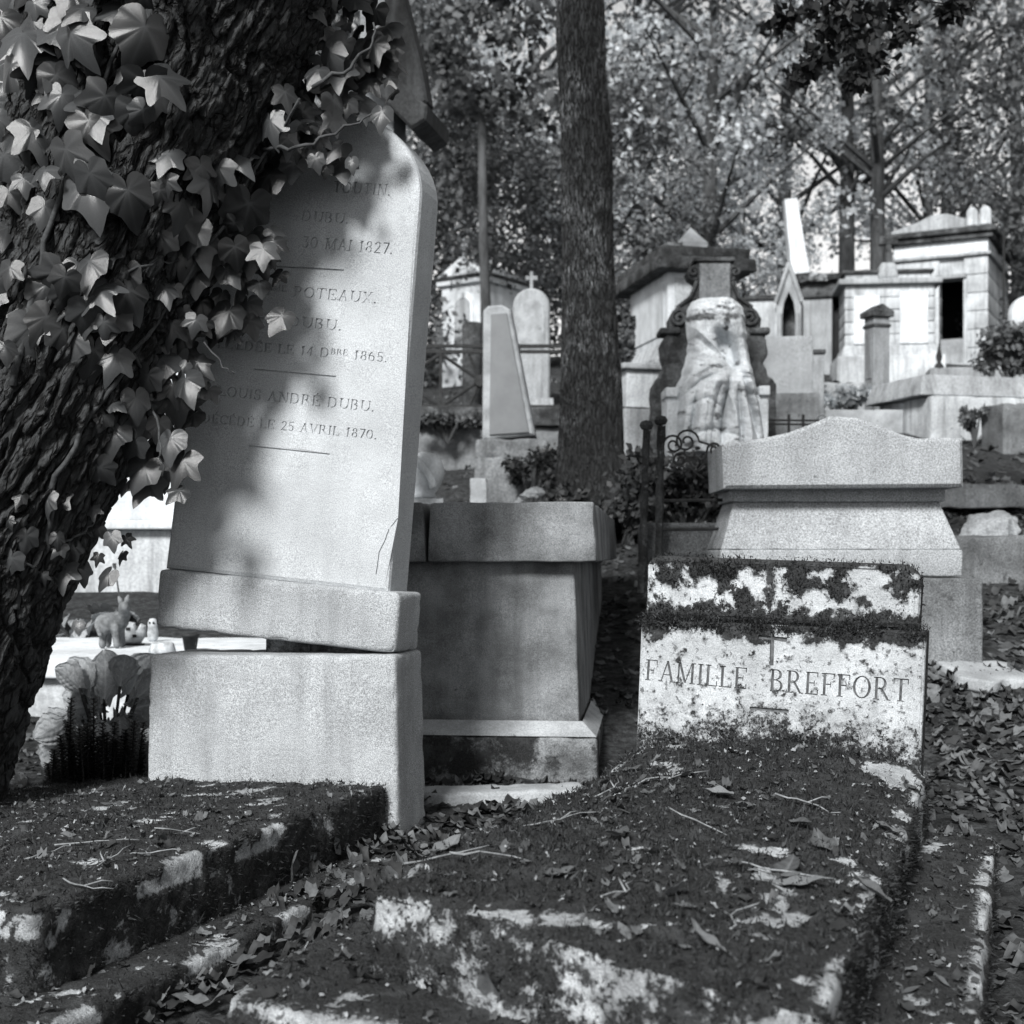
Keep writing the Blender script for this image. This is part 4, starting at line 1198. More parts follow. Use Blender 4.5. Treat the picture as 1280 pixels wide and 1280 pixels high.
DP = DP - .03 * sst(396, 392, PY) * (fbm(np.stack([PX.ravel() * .09, PY.ravel() * .12, PX.ravel() * 0], 1), 4).reshape(PX.shape) * .8 + .3)   # broken neck
DP = DP + (.006 * fbm(np.stack([PX.ravel() * .13, PY.ravel() * .13, PX.ravel() * 0 + 4], 1), 4)).reshape(PX.shape)
ns = fbm(np.stack([PX.ravel() * .06, PY.ravel() * .09, PX.ravel() * 0 + 9], 1), 5, .6).reshape(PX.shape)
stain = np.clip(.85 * np.exp(-((PY - 396 - 5 * ns) / 6) ** 2) * (.75 + .7 * ns) + .55 * sst(.35, .7, ns) + .35 * sst(540, 560, PY) * (.6 + ns), 0, .8).ravel()
edge0 = (1 - np.abs(2 * UU - 1) ** 8)
DP = np.maximum(DP * edge0, 0)
DP[0] = 0
X3 = (PX - 898) * s4; Z3 = (562 - PY) * s4
fv = np.stack([X3, .14 - DP, Z3], -1).reshape(-1, 3)
bvv = np.stack([X3, .14 + .12 * (1 - np.abs(2 * UU - 1) ** 3) ** .5 * np.minimum(1, (PY - 369) / 12), Z3], -1).reshape(-1, 3)
ii = np.arange(NV * NU).reshape(NV, NU)
ff_ = np.stack([ii[:-1, :-1], ii[1:, :-1], ii[1:, 1:], ii[:-1, 1:]], -1).reshape(-1, 4)
mesh_obj('draped_figure', np.concatenate([fv, bvv]), np.concatenate([ff_, ff_[:, ::-1] + NV * NU]), M['statue'], stt, True, {'moss': ('POINT', np.concatenate([stain, stain]))})
block('seat', M['statue'], stt, .0, .03, -.45, 128 * s4, .34, .45 + 70 * s4, r=.012, res=.04, amp=.004, chip=.015, seed=4)
block('arm_rest', M['statue'], stt, -58 * s4, -.0, 66 * s4, 16 * s4, .30, 12 * s4, r=.01, res=.03, amp=.002)
block('arm_rest', M['statue'], stt, 58 * s4, -.0, 68 * s4, 14 * s4, .30, 12 * s4, r=.01, res=.03, amp=.002)

# granite slab, post and low iron rail right of the statue
g1 = thing('granite_slab', 'broad plain granite slab standing right of the statue', 'headstone', P(985, 530, 11.2), 5)
s5 = 11.2 / F
block('slab', M['granite'], g1, 0, 0, -.4, 62 * s5, .22, .4 + 110 * s5, r=.012, res=.05, amp=.003, seed=3)
block('plinth', M['granite2'], g1, 0, -.06, -.4, 74 * s5, .34, .4 + 38 * s5, r=.012, res=.05, amp=.003, seed=6)
g2 = thing('stone_pillar', 'short square stone pillar beside the plain granite slab', 'pillar', P(1021, 520, 11.9), 6)
s6 = 11.9 / F
block('shaft', M['grey'], g2, 0, 0, -.3, 18 * s6, .14, .3 + 78 * s6, r=.006, res=.05, amp=.002)
block('cap', M['dark'], g2, 0, -.02, 78 * s6, 22 * s6, .18, 5 * s6, r=.006, res=.05)
ir = thing('iron_scroll_rail', 'low iron rail ending in a scroll above the granite pediment', 'railing', P(1000, 530, 8.6), 0)
s7 = 8.6 / F
for dz in (0, 5):
    m_ = MB(); m_.tube([(-40 * s7, 0, dz * s7), (26 * s7, 0, dz * s7 - .004)], .006, 6); m_.build('rail', M['iron'], ir)
m_ = MB(); m_.tube(spiral((28 * s7, 0, 6 * s7), 7 * s7, 1.4, 1, []), .006, 6); m_.build('scroll', M['kerb'], ir, True)
for xx in (-14, 4):
    m_ = MB(); m_.box((xx - 1.5) * s7, (xx + 1.5) * s7, -.008, .008, -.4, 12 * s7); m_.build('post', M['iron'], ir)

# gothic chapel
Y4 = 18.5; s8 = Y4 / F
gc = thing('gothic_chapel', 'small gothic chapel with a pointed arch doorway and steep gable', 'tomb', P(986, 445, Y4), 12)
def zG(py): return (445 - py) * s8
block('side_wall', M['white2'], gc, -34 * s8, .1, -.6, 40 * s8, 1.0, .6 + zG(372), r=.01, res=.3)
block('roof_slab', M['dark'], gc, -34 * s8, .06, zG(372), 44 * s8, 1.1, .06, r=.01, res=.2)
gable = [(-15, 445), (-8, 445), (-8, 392), (-6, 378), (0, 364), (6, 378), (8, 392), (8, 445), (15, 445), (15, 380), (0, 332), (-15, 380)]
m_ = MB(); m_.prism([(x * s8, zG(y)) for x, y in gable], 0, .3); m_.build('arch_front', M['grey'], gc)
m_ = MB(); m_.prism([(x * s8, zG(y)) for x, y in ((-14, 445), (14, 445), (14, 381), (0, 338), (-14, 381))], .32, 1.1); m_.build('nave', M['dark'], gc)
for sg in (-1, 1):
    m_ = MB(); m_.tube([(sg * 11 * s8, -.03, 0), (sg * 11 * s8, -.03, zG(392))], .022, 8); m_.build('column', M['grey'], gc)
    m_ = MB(); m_.tube([(sg * 16 * s8, -.02, zG(378)), (0, -.02, zG(329))], .03, 6); m_.build('gable_moulding', M['grey'], gc)
# leaning pale shaft
ps = thing('leaning_column', 'bright white broken column leaning left above the dark tomb roofs', 'column', P(1004, 400, 21.0), 0)
s9 = 21.0 / F
m_ = MB()
a, b = (8 * s9, 0, -.6), (-17 * s9, 0, 150 * s9)
m_.tube([a, ((a[0] + b[0]) / 2, 0, (a[2] + b[2]) / 2), b], [.23, .19, .13], 4); m_.build('shaft', M['white'], ps)
# dark low mausoleum
j1 = thing('dark_mausoleum', 'low dark mausoleum with a mossy roof and open doorway', 'tomb', P(1030, 452, 20.0), 18)
s10 = 20.0 / F
def zJ(py): return (452 - py) * s10
block('wall', M['grey'], j1, -.18, 0, -.5, .58, 1.2, .5 + zJ(372), r=.01, res=.3)
block('wall', M['dark'], j1, .36, 0.02, -.5, .16, 1.2, .5 + zJ(372), r=.01, res=.3)
m_ = MB(); m_.box(.1, .30, .2, .9, -.4, zJ(385)); m_.build('doorway', M['black'], j1)  # solid black block painted as the shade within the opening
block('lintel', M['dark'], j1, 0, -.05, zJ(372), .98, 1.3, .22, r=.02, res=.15, amp=.01)
V, Fq = rbox(1.25, 1.5, .12, r=.03, res=.06, amp=.03, nscale=4, chip=.04, seed=5)
mesh_obj('roof', V + np.array([0, -.15, zJ(354)]), Fq, M['capm'], j1, True)
m_ = MB(); m_.tube([(-.32, -.12, -.3), (-.32, -.12, zJ(372))], .03, 8); m_.build('column', M['dark'], j1)

# tomb with two white panels and a cross
Y5 = 18.0; s11 = Y5 / F
k1 = thing('panel_tomb', 'pale tomb with two bright marble panels below a stone cross', 'tomb', P(1112, 466, Y5), 7)
def zK(py): return (466 - py) * s11
block('base', M['white2'], k1, 0, -.15, -.5, 132 * s11, .9, .5 + zK(446), r=.015, res=.2, amp=.006)
V, Fq = rbox(122 * s11, .8, zK(432) - zK(448), r=.01, res=.2, taper=(.05, .05, .04)); mesh_obj('plinth', V + np.array([0, -.1, zK(448)]), Fq, M['white2'], k1, True)
for q in range(5):
    za_, zb_ = zK(433) + (zK(356) - zK(433)) * q / 5, zK(433) + (zK(356) - zK(433)) * (q + 1) / 5
    block('body_stone', M['white2'], k1, 0, -.03 + random.uniform(0, .006), za_, 110 * s11, .7, zb_ - za_ - .007, r=.012, res=.1, amp=.004, seed=q * 2.7)
block('cornice', M['grey'], k1, 0, -.10, zK(356), 126 * s11, .84, zK(349) - zK(356), r=.012, res=.2, amp=.003)
block('attic', M['white2'], k1, -2 * s11, .02, zK(350), 104 * s11, .6, zK(341) - zK(350), r=.01, res=.2)
block('attic_cap', M['dark'], k1, -2 * s11, -.02, zK(341), 112 * s11, .68, zK(337) - zK(341), r=.01, res=.2, amp=.004)
for x0, x1, ya, yb_ in ((-44, -13, 430, 370), (12, 46, 430, 366)):
    m_ = MB(); m_.box(x0 * s11, x1 * s11, -.05, 0, zK(ya), zK(yb_)); m_.build('panel', M['white'], k1)
block('cross_base', M['grey'], k1, -2 * s11, -.06, zK(350), 27 * s11, .3, zK(328) - zK(350), r=.06, res=.05, taper=(.04, .04, 0))
cross_obj('cross', M['dark'], k1, -1 * s11, .0, zK(329), .24, .46, .10, .02)

# large mausoleum
Y6 = 22.0
lm = thing('mausoleum', 'large pale mausoleum with dark doorway, deep cornice and low pediment', 'tomb', P(1235, 455, Y6), 27)
z6 = lm.location.z
def zL(py): return H + (HOR - py) / F * Y6 - z6
Wl, Dl = 1.45, 2.3
top = zL(283)
dx0, dx1 = -.74, -.37
NC = 7
for q in range(NC):
    za_, zb_ = -.3 + (.3 + zL(318)) * q / NC, -.3 + (.3 + zL(318)) * (q + 1) / NC
    block('wall_stone', M['white2'], lm, (-Wl + dx0) / 2, random.uniform(0, .006), za_, dx0 + Wl - .004, .25, zb_ - za_ - .008, r=.012, res=.12, amp=.003, seed=q * 3.1)
    block('wall_stone', M['white2'], lm, dx1 / 2, random.uniform(0, .006), za_, -dx1 - .004, Dl * (.45 if q % 2 else .55), zb_ - za_ - .008, r=.012, res=.12, amp=.003, seed=q * 5.3)
    block('wall_stone', M['white2'], lm, dx1 / 2, Dl * (.45 if q % 2 else .55) + .01, za_, -dx1 - .004, Dl * (.55 if q % 2 else .45) - .01, zb_ - za_ - .008, r=.012, res=.12, amp=.003, seed=q * 7.3)
block('wall', M['white2'], lm, -Wl + .1, .26, -.6, .2, Dl - .26, .6 + zL(318), r=.006, res=.3)
m_ = MB(); m_.box(dx0 - .002, dx1 + .002, .04, .24, zL(345), zL(318) - .002); m_.build('lintel_stone', M['white2'], lm)
m_ = MB(); m_.box(-Wl + .21, dx1 - .01, 1.2, 1.25, -.5, zL(320)); m_.build('interior_shade_sheet', M['black'], lm)  # black sheet partway in, painting the darkness behind the door
block('door_head', M['grey'], lm, (dx0 + dx1) / 2, -.07, zL(345), .48, .12, .07, r=.01, res=.1)
block('door_jamb', M['white2'], lm, dx0 - .03, -.03, -.3, .06, .06, .3 + zL(345), r=.006, res=.2)
block('door_jamb', M['white2'], lm, dx1 + .03, -.03, -.3, .06, .06, .3 + zL(345), r=.006, res=.2)
m_ = MB(); m_.box(dx0 + .01, dx1 - .01, .06, .09, -.3, zL(420)); m_.build('door', M['grey'], lm)
block('architrave', M['grey'], lm, -Wl / 2, -.05, zL(318), Wl + .10, Dl + .1, .05, r=.012, res=.3)
block('frieze', M['white'], lm, -Wl / 2, -.0, zL(318) + .05, Wl, Dl, zL(297) - zL(318) - .05, r=.008, res=.3)
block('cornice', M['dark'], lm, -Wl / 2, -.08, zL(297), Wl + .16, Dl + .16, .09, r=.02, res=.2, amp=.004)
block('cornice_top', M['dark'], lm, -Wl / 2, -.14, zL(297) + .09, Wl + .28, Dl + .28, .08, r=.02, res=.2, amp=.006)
pd = [(-Wl - .05, 0), (.05, 0)] + [(.05, .05), (-Wl * .25, .16), (-Wl * .42, .26), (-Wl * .58, .26), (-Wl * .75, .16), (-Wl - .05, .05)]
m_ = MB(); m_.prism([(x, zL(297) + .17 + z) for x, z in pd], -.08, .35, .02); m_.build('pediment', M['grey'], lm)
block('roof', M['grey'], lm, -Wl / 2, .35, zL(297) + .17, Wl, Dl - .4, .14, r=.03, res=.3)
for x in (-.02, -.22):
    m_ = MB(); m_.prism(arch_outline(.17, .30, .10, x=x, z=zL(297) + .17), -.16, -.04, .02); m_.build('acroterion', M['white2'], lm)
block('base', M['white2'], lm, -Wl / 2, -.12, -.6, Wl + .24, Dl + .24, .62, r=.015, res=.3)
m_ = MB(); m_.tube([(.18, .4, -.3), (.18, .4, zL(283))], .02, 8); m_.build('drain_pipe', M['iron'], lm)

# pillar stele in front of the panel tomb
Y7 = 13.2; s12 = Y7 / F
p1 = thing('pillar_stele', 'narrow square pillar with a pointed cap in front of the panel tomb', 'pillar', P(1092, 512, Y7), -16)
block('shaft', M['grey'], p1, .085, 0, -.3, .17, .17, .3 + 116 * s12, r=.006, res=.05, amp=.002)
block('collar', M['dark'], p1, .085, -.012, 104 * s12, .19, .2, 4 * s12, r=.004, res=.05)
m_ = MB(); zt = 117 * s12; m_.box(-.03, .20, -.03, .20, zt, zt + .05)
m_.add([(-.03, -.03, zt + .05), (.2, -.03, zt + .05), (.2, .2, zt + .05), (-.03, .2, zt + .05), (.085, -.02, zt + .12), (.085, .19, zt + .12)], [(0, 1, 4), (1, 2, 5, 4), (2, 3, 5), (3, 0, 4, 5)])
m_.build('cap', M['dark'], p1)
m_ = MB(); m_.box(-.008, .0, .04, .13, .3, .72); m_.build('side_panel', M['grey'], p1)

# right terrace tomb
Y8 = 11.6; s13 = Y8 / F
n1 = thing('slab_tomb', 'long low pale tomb under a thick stone slab at the right edge', 'tomb', P(1165, 540, Y8), -14)
block('chest', M['white2'], n1, .55, 0, -.4, 1.1, .9, .4 + 46 * s13, r=.012, res=.08, amp=.004, chip=.015, seed=2)
V, Fq = rbox(1.16, .96, 27 * s13, r=.012, res=.08, amp=.003, chip=.012, seed=7, taper=(.05, .0, .05))
mesh_obj('slab', V + np.array([.50, .04, 47 * s13]), Fq, M['grey'], n1, True)
n2 = thing('grave_kerb', 'low dark mossy kerb block below the pale slab tomb at the right edge', 'kerb', P(1272, 545, 10.9), -8)
block('stone', M['granite2'], n2, .2, 0, -.3, .62, .4, .3 + 42 * 10.9 / F, r=.02, res=.06, amp=.01, chip=.03, seed=9)
n3 = thing('headstone', 'white round-topped headstone cut by the right frame edge', 'headstone', P(1290, 470, 15.5), -5)
m_ = MB(); m_.prism(arch_outline(.44, .90, .22, z=0), 0, .14, .02); m_.build('slab', M['white'], n3)
m_ = MB(); m_.box(-.3, .3, -.08, .22, -.5, .02); m_.build('base', M['grey'], n3)
n4 = thing('low_tomb', 'low pale grave border with iron finials in front of the mausoleum', 'tomb', P(1205, 475, 15.0), 10)
block('border', M['grey'], n4, .1, 0, -.5, .9, .6, .6 + .04, r=.012, res=.1, amp=.006)
for xx in (-.25,):
    m_ = MB(); m_.lathe([(.05, .1), (.05, .16), (.02, .2), (.035, .26), (.02, .32), (.012, .36), (0, .42)], 10, (xx, .05, 0)); m_.build('finial', M['iron'], n4, True)
# pale retaining course below the panel tomb
n5 = thing('terrace_wall', 'low pale terrace wall below the panel tomb', 'wall', P(1080, 515, 14.2), 2)
block('wall', M['white2'], n5, 0, 0, -.5, 1.15, .3, .5 + 38 * 14.2 / F, r=.02, res=.1, amp=.01, chip=.03)
n6 = thing('grave_border', 'thin pale stone border behind the granite pediment', 'kerb', P(1060, 524, 12.0), 0)
block('stone', M['kerb'], n6, 0, 0, -.2, .95, .12, .2 + 12 * 12 / F, r=.01, res=.08, amp=.004)

# roofed stone chapel behind the leaning headstone (only its dark eaves show)
Y9 = 6.2; s14 = Y9 / F
dk = thing('chapel_tomb', 'tall dark tomb pillar with sloping gabled head behind the leaning headstone', 'tomb', P(470, 700, Y9), 12)
def zD(py): return (700 - py) * s14
block('pillar', M['kerb'], dk, -10 * s14, .12, -.4, 46 * s14, .2, .4 + zD(-60), r=.01, res=.1, amp=.003)
rp = [(10, 92), (54, 140), (66, 130), (58, 85), (38, 8), (26, -40), (10, -60)]
m_ = MB(); m_.prism([(x * s14, zD(y)) for x, y in rp], .0, .12, .012); m_.build('gable', M['blackish'], dk)
rp2 = [(-34, 66), (-12, 104), (50, 168), (68, 158), (70, 140), (54, 128), (8, 72)]
m_ = MB(); m_.prism([(x * s14, zD(y)) for x, y in rp2], -.05, .34, .01); m_.build('cornice', M['blackish'], dk)

# ------------------------------------------------------------------ white tomb seen between trunk and headstone
wt = thing('marble_tomb', 'bright white marble tomb slab glimpsed between the ivy trunk and leaning headstone', 'tomb', (-1.45, 4.65, 0), 4)
block('slab', M['white'], wt, 0, 0, .385, 1.35, 2.0, .065, r=.01, res=.2)
block('chest', M['white2'], wt, 0, .04, .0, 1.27, 1.9, .384, r=.01, res=.2)
ww = thing('marble_wall', 'tall pale marble tomb wall behind the white slab with figurines', 'tomb', P(160, 790, 7.0), 4)
block('lower_wall', M['white2'], ww, 0, 0, -.5, 1.9, .5, .5 + (790 - 662) * 7 / F, r=.01, res=.2)
block('ledge', M['white'], ww, 0, -.06, (790 - 662) * 7 / F, 2.0, .62, .045, r=.01, res=.2)
block('upper_wall', M['white'], ww, 0, .08, (790 - 662) * 7 / F + .045, 1.8, .4, .95, r=.01, res=.2)
# ornaments on the slab
ZS = .45
def on_slab(px, Y): return Vector(((px - CX) / F * Y, Y, ZS))
f1 = thing('animal_figurine', 'mossy stone animal figurine standing on the white marble slab', 'figurine', on_slab(138, 5.2), 0)
k = 5.2 / F
prs = [(Vector((-6 * k, 0, 30 * k)), Vector((8 * k, .04, 34 * k)), 14 * k, 12 * k), (Vector((14 * k, .03, 40 * k)), Vector((18 * k, -.01, 52 * k)), 8 * k, 7 * k)]
for lx, ly in ((-8, -.02), (-8, .05), (10, -.02), (10, .05)):
    prs.append((Vector((lx * k, ly, 4 * k)), Vector((lx * k * .8, ly, 26 * k)), 4.5 * k, 5.5 * k))
prs.append((Vector((-14 * k, -.03, 30 * k)), Vector((-8 * k, -.05, 18 * k)), 3.5 * k, 3 * k))
V, Fq = remesh(prs, .006, 2); mesh_obj('body', V, Fq, M['clay'], f1, True)
m_ = MB(); m_.tube([(20 * k, 0, 55 * k), (21 * k, 0, 62 * k), (23 * k, 0, 67 * k)], [4 * k, 3.4 * k, 1.2 * k], 8); m_.build('ear', M['clay'], f1, True)
m_ = MB(); m_.tube([(14 * k, 0, 55 * k), (12 * k, 0, 61 * k), (10 * k, 0, 65 * k)], [4 * k, 3 * k, 1 * k], 8); m_.build('ear', M['clay'], f1, True)
f2 = thing('ceramic_ornament', 'white ceramic ornament with dark square holes beside the animal figurine', 'ornament', on_slab(166, 5.35), -10)
k = 5.35 / F
m_ = MB(); m_.prism([(x * k, z * k) for x, z in ((-11, 2), (9, 2), (15, 12), (15, 24), (9, 27), (4, 18), (2, 28), (-11, 30), (-13, 14))], 0, .05, .006); m_.build('body', M['dirtfig'], f2)
for x, z in ((-6, 21), (2, 12)):
    m_ = MB(); m_.box((x - 2.4) * k, (x + 2.6) * k, -.003, .002, (z - 1.8) * k, (z + 1.8) * k); m_.build('hole_shade', M['black'], f2)  # black plates on the surface, painted as the shade of holes
m_ = MB(); m_.box(-11 * k, 13 * k, -.01, .06, -.002, 2 * k); m_.build('foot', M['iron'], f2)
f3 = thing('owl_figurine', 'small white owl figurine half hidden by the leaning headstone', 'figurine', on_slab(191, 5.6), 0)
k = 4.4 / F
m_ = MB(); m_.lathe([(5 * k, 0), (8 * k, 4 * k), (9 * k, 14 * k), (7.5 * k, 22 * k), (8 * k, 30 * k), (5 * k, 36 * k), (0, 37 * k)], 14); m_.build('body', M['dirtfig'], f3, True)
for x in (-3, 3):
    m_ = MB(); m_.lathe([(0, 0), (2 * k, .001), (0, .004)], 8); e_ = m_.build('eye', M['black'], f3); e_.rotation_euler = (math.pi / 2, 0, 0); e_.location = (x * k, -7.6 * k, 30 * k)
f4 = thing('stone_dish', 'overturned white dish on the marble slab near the leaning headstone', 'dish', on_slab(203, 4.95), 0)
k = 4.95 / F
m_ = MB(); m_.lathe([(16 * k, 0), (17 * k, 2 * k), (14 * k, 12 * k), (12 * k, 13.5 * k), (0, 14 * k)], 20); m_.build('bowl', M['dirtfig'], f4, True)
f5 = thing('plant_pot', 'small dark flower pot on the marble slab beside the headstone plinth', 'pot', on_slab(238, 5.1), 0)
m_ = MB(); m_.lathe([(.022, 0), (.03, .05), (.033, .05), (.033, .06), (.0, .055)], 14); m_.build('pot', M['iron'], f5, True)

# ------------------------------------------------------------------ leaf shapes
def leaf_grid(outline_half, nu=7, nv=4, fold=.25, droop=.35, cup=.0, wave=0.0, seed=0):
    """outline_half: list of (t along the midrib 0..1, half width). Returns verts, faces, vein. base at the origin, tip along -z, face to -y"""
    ts = [p[0] for p in outline_half]; ws = [p[1] for p in outline_half]
    rr = random.Random(seed)
    V = []; vein = []
    us = np.linspace(0, 1, nu + 1)
    for i, u in enumerate(us):
        w = float(np.interp(u, ts, ws))
        for j in range(-nv, nv + 1):
            s = j / nv
            x = w * s
            back = 0.0
            if u < .05: back = .18 * abs(s) ** 1.2          # heart-shaped base
            z = -u + back * (1 - u)
            y = fold * abs(x) * (1 - .3 * u) + droop * (u ** 2) * .45 + cup * x * x + wave * math.sin(u * 9 + j * 1.3 + rr.uniform(-.3, .3)) * abs(s)
            V.append((x, y, z)); vein.append(max(0, 1 - abs(s) * nv * 1.0) * .9 + (.35 if (i % 2 == 0 and 0 < abs(s) < .8) else 0))
    m = 2 * nv + 1
    Fs = []
    for i in range(nu):
        for j in range(2 * nv):
            a = i * m + j
            Fs.append((a, a + m, a + m + 1, a + 1))
    return np.array(V), np.array(Fs), np.array(vein)

def ivy_leaf(kind, seed):
    """lobed ivy leaf as a fan of polar samples around the stalk point, folded along the midrib and the lobe veins"""
    rr = random.Random(seed)
    L = {0: [(0, 1.0), (56, .80), (118, .62)], 1: [(0, 1.02), (62, .70), (125, .60)], 2: [(0, .92), (60, .66), (115, .62)], 3: [(0, 1.02), (60, .84), (122, .62)]}[kind]
    KA = [0, 6, 14, 24, 33, 42, 52, 58, 64, 74, 84, 95, 106, 116, 126, 145, 160, 172, 180]
    KR = [1.0, .88, .70, .57, .53, .58, .74, .80, .74, .58, .50, .50, .55, .60, .54, .46, .38, .24, .14]
    lob = {0: 1.0, 1: .55, 2: .30, 3: 1.25}[kind]
    def rad(a):
        a = abs(a)
        v = float(np.interp(a, KA, KR)); sm = float(np.interp(a, [0, 25, 60, 120, 150, 180], [.95, .64, .60, .52, .46, .14]))
        return sm + (v - sm) * lob
    na, nr = 64, 5
    V = [(0, 0, 0)]; vein = [1.0]
    for i in range(na + 1):
        a = -176 + 352 * i / na
        r = rad(a) * (1 + rr.uniform(-.025, .025))
        dv = min(abs(abs(a) - c) for c, _ in L)
        for k in range(1, nr + 1):
            q = r * k / nr
            x = q * math.sin(math.radians(a)); z = -q * math.cos(math.radians(a))
            y = .20 * abs(x) ** 1.2 - .025 * (1 - math.exp(-dv / 10)) * q + .26 * q * q * (1.2 if abs(a) < 40 else .6) + .02 * math.sin(a * .09 + seed) * q
            V.append((x, y, z)); vein.append(.7 * math.exp(-(dv * q / 2.2)) * (1 - .5 * k / nr))
    Fs = []
    for i in range(na):
        b0 = 1 + i * nr; b1 = b0 + nr
        Fs.append((0, b0, b1))
        for k in range(nr - 1): Fs.append((b0 + k, b0 + k + 1, b1 + k + 1, b1 + k))
    V = np.array(V)
    V[:, 2] += .0
    return V, Fs, np.array(vein)

IVY = []
for k in range(8):
    V, Fs, vn = ivy_leaf(k % 4, k * 3 + 1)
    me_o = mesh_obj('leaf_shape', V, Fs, M['ivy'], None, True, {'vein': ('POINT', vn)})
    IVY.append(me_o.data); bpy.data.objects.remove(me_o)

# ------------------------------------------------------------------ the leaning ivy tree
YT_ = 3.32
edge_px = [(-75, 1180), (-42, 1080), (-2, 1000), (30, 900), (62, 800), (104, 690), (148, 600), (202, 480), (250, 385), (306, 265), (362, 140), (432, 0), (500, -140), (590, -330), (690, -560), (800, -850), (890, -1200)]
def rad_at(z): return float(np.interp(z, [-.1, .3, .8, 1.3, 1.7, 2.1, 2.6, 4.0], [.40, .30, .25, .24, .31, .385, .38, .30]))  # slimmed at mid-height so sunlight gets past to the plant behind
ax = []
for i, (px, py) in enumerate(edge_px):
    a = P(*edge_px[max(0, i - 1)], YT_); b = P(*edge_px[min(len(edge_px) - 1, i + 1)], YT_)
    d = (b - a).normalized(); nrm = Vector((-d.z, 0, d.x))      # to the left of the edge
    e = P(px, py, YT_); r = rad_at(e.z)
    ax.append((e + nrm * r, r))
def trunk_mesh(axis, nseg, nring, disp, seed):
    pts = np.array([list(a) for a, _ in axis]); rs = np.array([r for _, r in axis])
    s = np.concatenate([[0], np.cumsum(np.linalg.norm(np.diff(pts, axis=0), axis=1))])
    t = np.linspace(0, s[-1], nseg)
    C = np.stack([np.interp(t, s, pts[:, k]) for k in range(3)], 1)
    ker = np.ones(9) / 9
    for k in range(3):
        pad = np.concatenate([np.linspace(C[0, k] - (C[4, k] - C[0, k]), C[0, k], 4, endpoint=False), C[:, k], np.linspace(C[-1, k], C[-1, k] + C[-1, k] - C[-5, k], 5)[1:]])
        C[:, k] = np.convolve(pad, ker, 'valid')
    R = np.interp(t, s, rs)
    Tn = np.gradient(C, axis=0); Tn /= np.linalg.norm(Tn, axis=1)[:, None]
    U = np.cross(np.tile([0, 1, 0], (nseg, 1)), Tn); U /= np.linalg.norm(U, axis=1)[:, None]
    W = np.cross(Tn, U)
    th = np.linspace(0, 2 * math.pi, nring, endpoint=False)
    Rr = R[:, None] * np.ones(nring)[None]
    dsp = disp(t[:, None] * np.ones(nring)[None], th[None] * np.ones(nseg)[:, None], Rr)
    rad = Rr + dsp
    V = C[:, None, :] + U[:, None, :] * (np.cos(th)[None, :, None] * rad[:, :, None]) + W[:, None, :] * (np.sin(th)[None, :, None] * rad[:, :, None])
    ii = np.arange(nseg * nring).reshape(nseg, nring); jj = np.roll(ii, -1, axis=1)
    Fq = np.stack([ii[:-1], jj[:-1], jj[1:], ii[1:]], -1).reshape(-1, 4)
    return V.reshape(-1, 3), Fq
def bark_disp(t, th, R):
    x = np.cos(th) * R * 1.0; y = np.sin(th) * R
    q = np.stack([x.ravel(), y.ravel(), t.ravel()], 1)
    w = fbm(q * np.array([5, 5, 3.5]), 3) * .35
    a = pn(np.stack([q[:, 0] * 30 + w * 3, q[:, 1] * 30 + w * 3, q[:, 2] * 6.5 + w * 2], 1))
    b = pn(np.stack([q[:, 0] * 70 + w * 4, q[:, 1] * 70, q[:, 2] * 22 + 9], 1))
    d = .026 * (np.clip(np.abs(a) * 3.4, 0, 1) - 1) + .010 * (np.clip(np.abs(b) * 3, 0, 1) - 1) + .022 * fbm(q * np.array([3.2, 3.2, 1.4]), 2) + .005 * fbm(q * np.array([80, 80, 40]), 3)
    return d.reshape(t.shape)
tr = thing('leaning_tree', 'thick leaning tree trunk with deeply furrowed dark bark at the left edge', 'tree', (ax[1][0].x, ax[1][0].y, 0), 0)
V, Fq = trunk_mesh(ax, 620, 380, bark_disp, 1)
off = np.array(tr.location)
TR_V, TR_F = V, Fq
mesh_obj('trunk', V - off, Fq, M['bark'], tr, True)
bvh = BVHTree.FromPolygons([Vector(v) for v in V], [tuple(f) for f in Fq])

# ------------------------------------------------------------------ ivy on it
iv = thing('ivy', 'glossy lobed ivy climbing the leaning trunk and drooping over the headstone top', 'ivy', tr.location.copy(), 0)
ivl = iv.location
def ray(px, py):
    o = Vector((0, 0, H)); d = (P(px, py, 1) - o).normalized()
    return bvh.ray_cast(o, d)
rr = random.Random(21)
spots = []
def region(n, x0, x1, y0, y1, size, mind, out=.05, keep=None):
    tries = 0; got = 0
    while got < n and tries < n * 40:
        tries += 1
        px, py = rr.uniform(x0, x1), rr.uniform(y0, y1)
        if keep and not keep(px, py): continue
        if any((px - a) ** 2 + (py - b) ** 2 < (mind) ** 2 for a, b, *_ in spots): continue
        spots.append((px, py, size * rr.uniform(.5, 1.3), out)); got += 1
region(62, -20, 205, -15, 310, 66, 18, .10, lambda x, y: y < 300 - .35 * x and not (x > 140 and y > 170))
region(28, -15, 170, 320, 460, 58, 18, .09)
region(8, 205, 330, 195, 300, 54, 26, .06)
region(14, 190, 300, 210, 330, 50, 20, .05, lambda x, y: y > 150 + .35 * x - 20)
region(34, 205, 350, 285, 430, 38, 12, .03, lambda x, y: x < 380 - .25 * (y - 280))
region(58, 325, 490, 40, 220, 42, 12, .10, lambda x, y: y > 300 - .62 * x + 15 and y < 260 - .0 * x and not (x > 440 and y > 150) and y < 245 - .2 * (x - 320))
region(28, 120, 262, 380, 560, 42, 14, .03, lambda x, y: x < 290 - .55 * (y - 370) + 40 and x > 225 - .5 * (y - 390))
region(14, 130, 226, 490, 620, 42, 15, .05, lambda x, y: x > 110 + .1 * (620 - y))
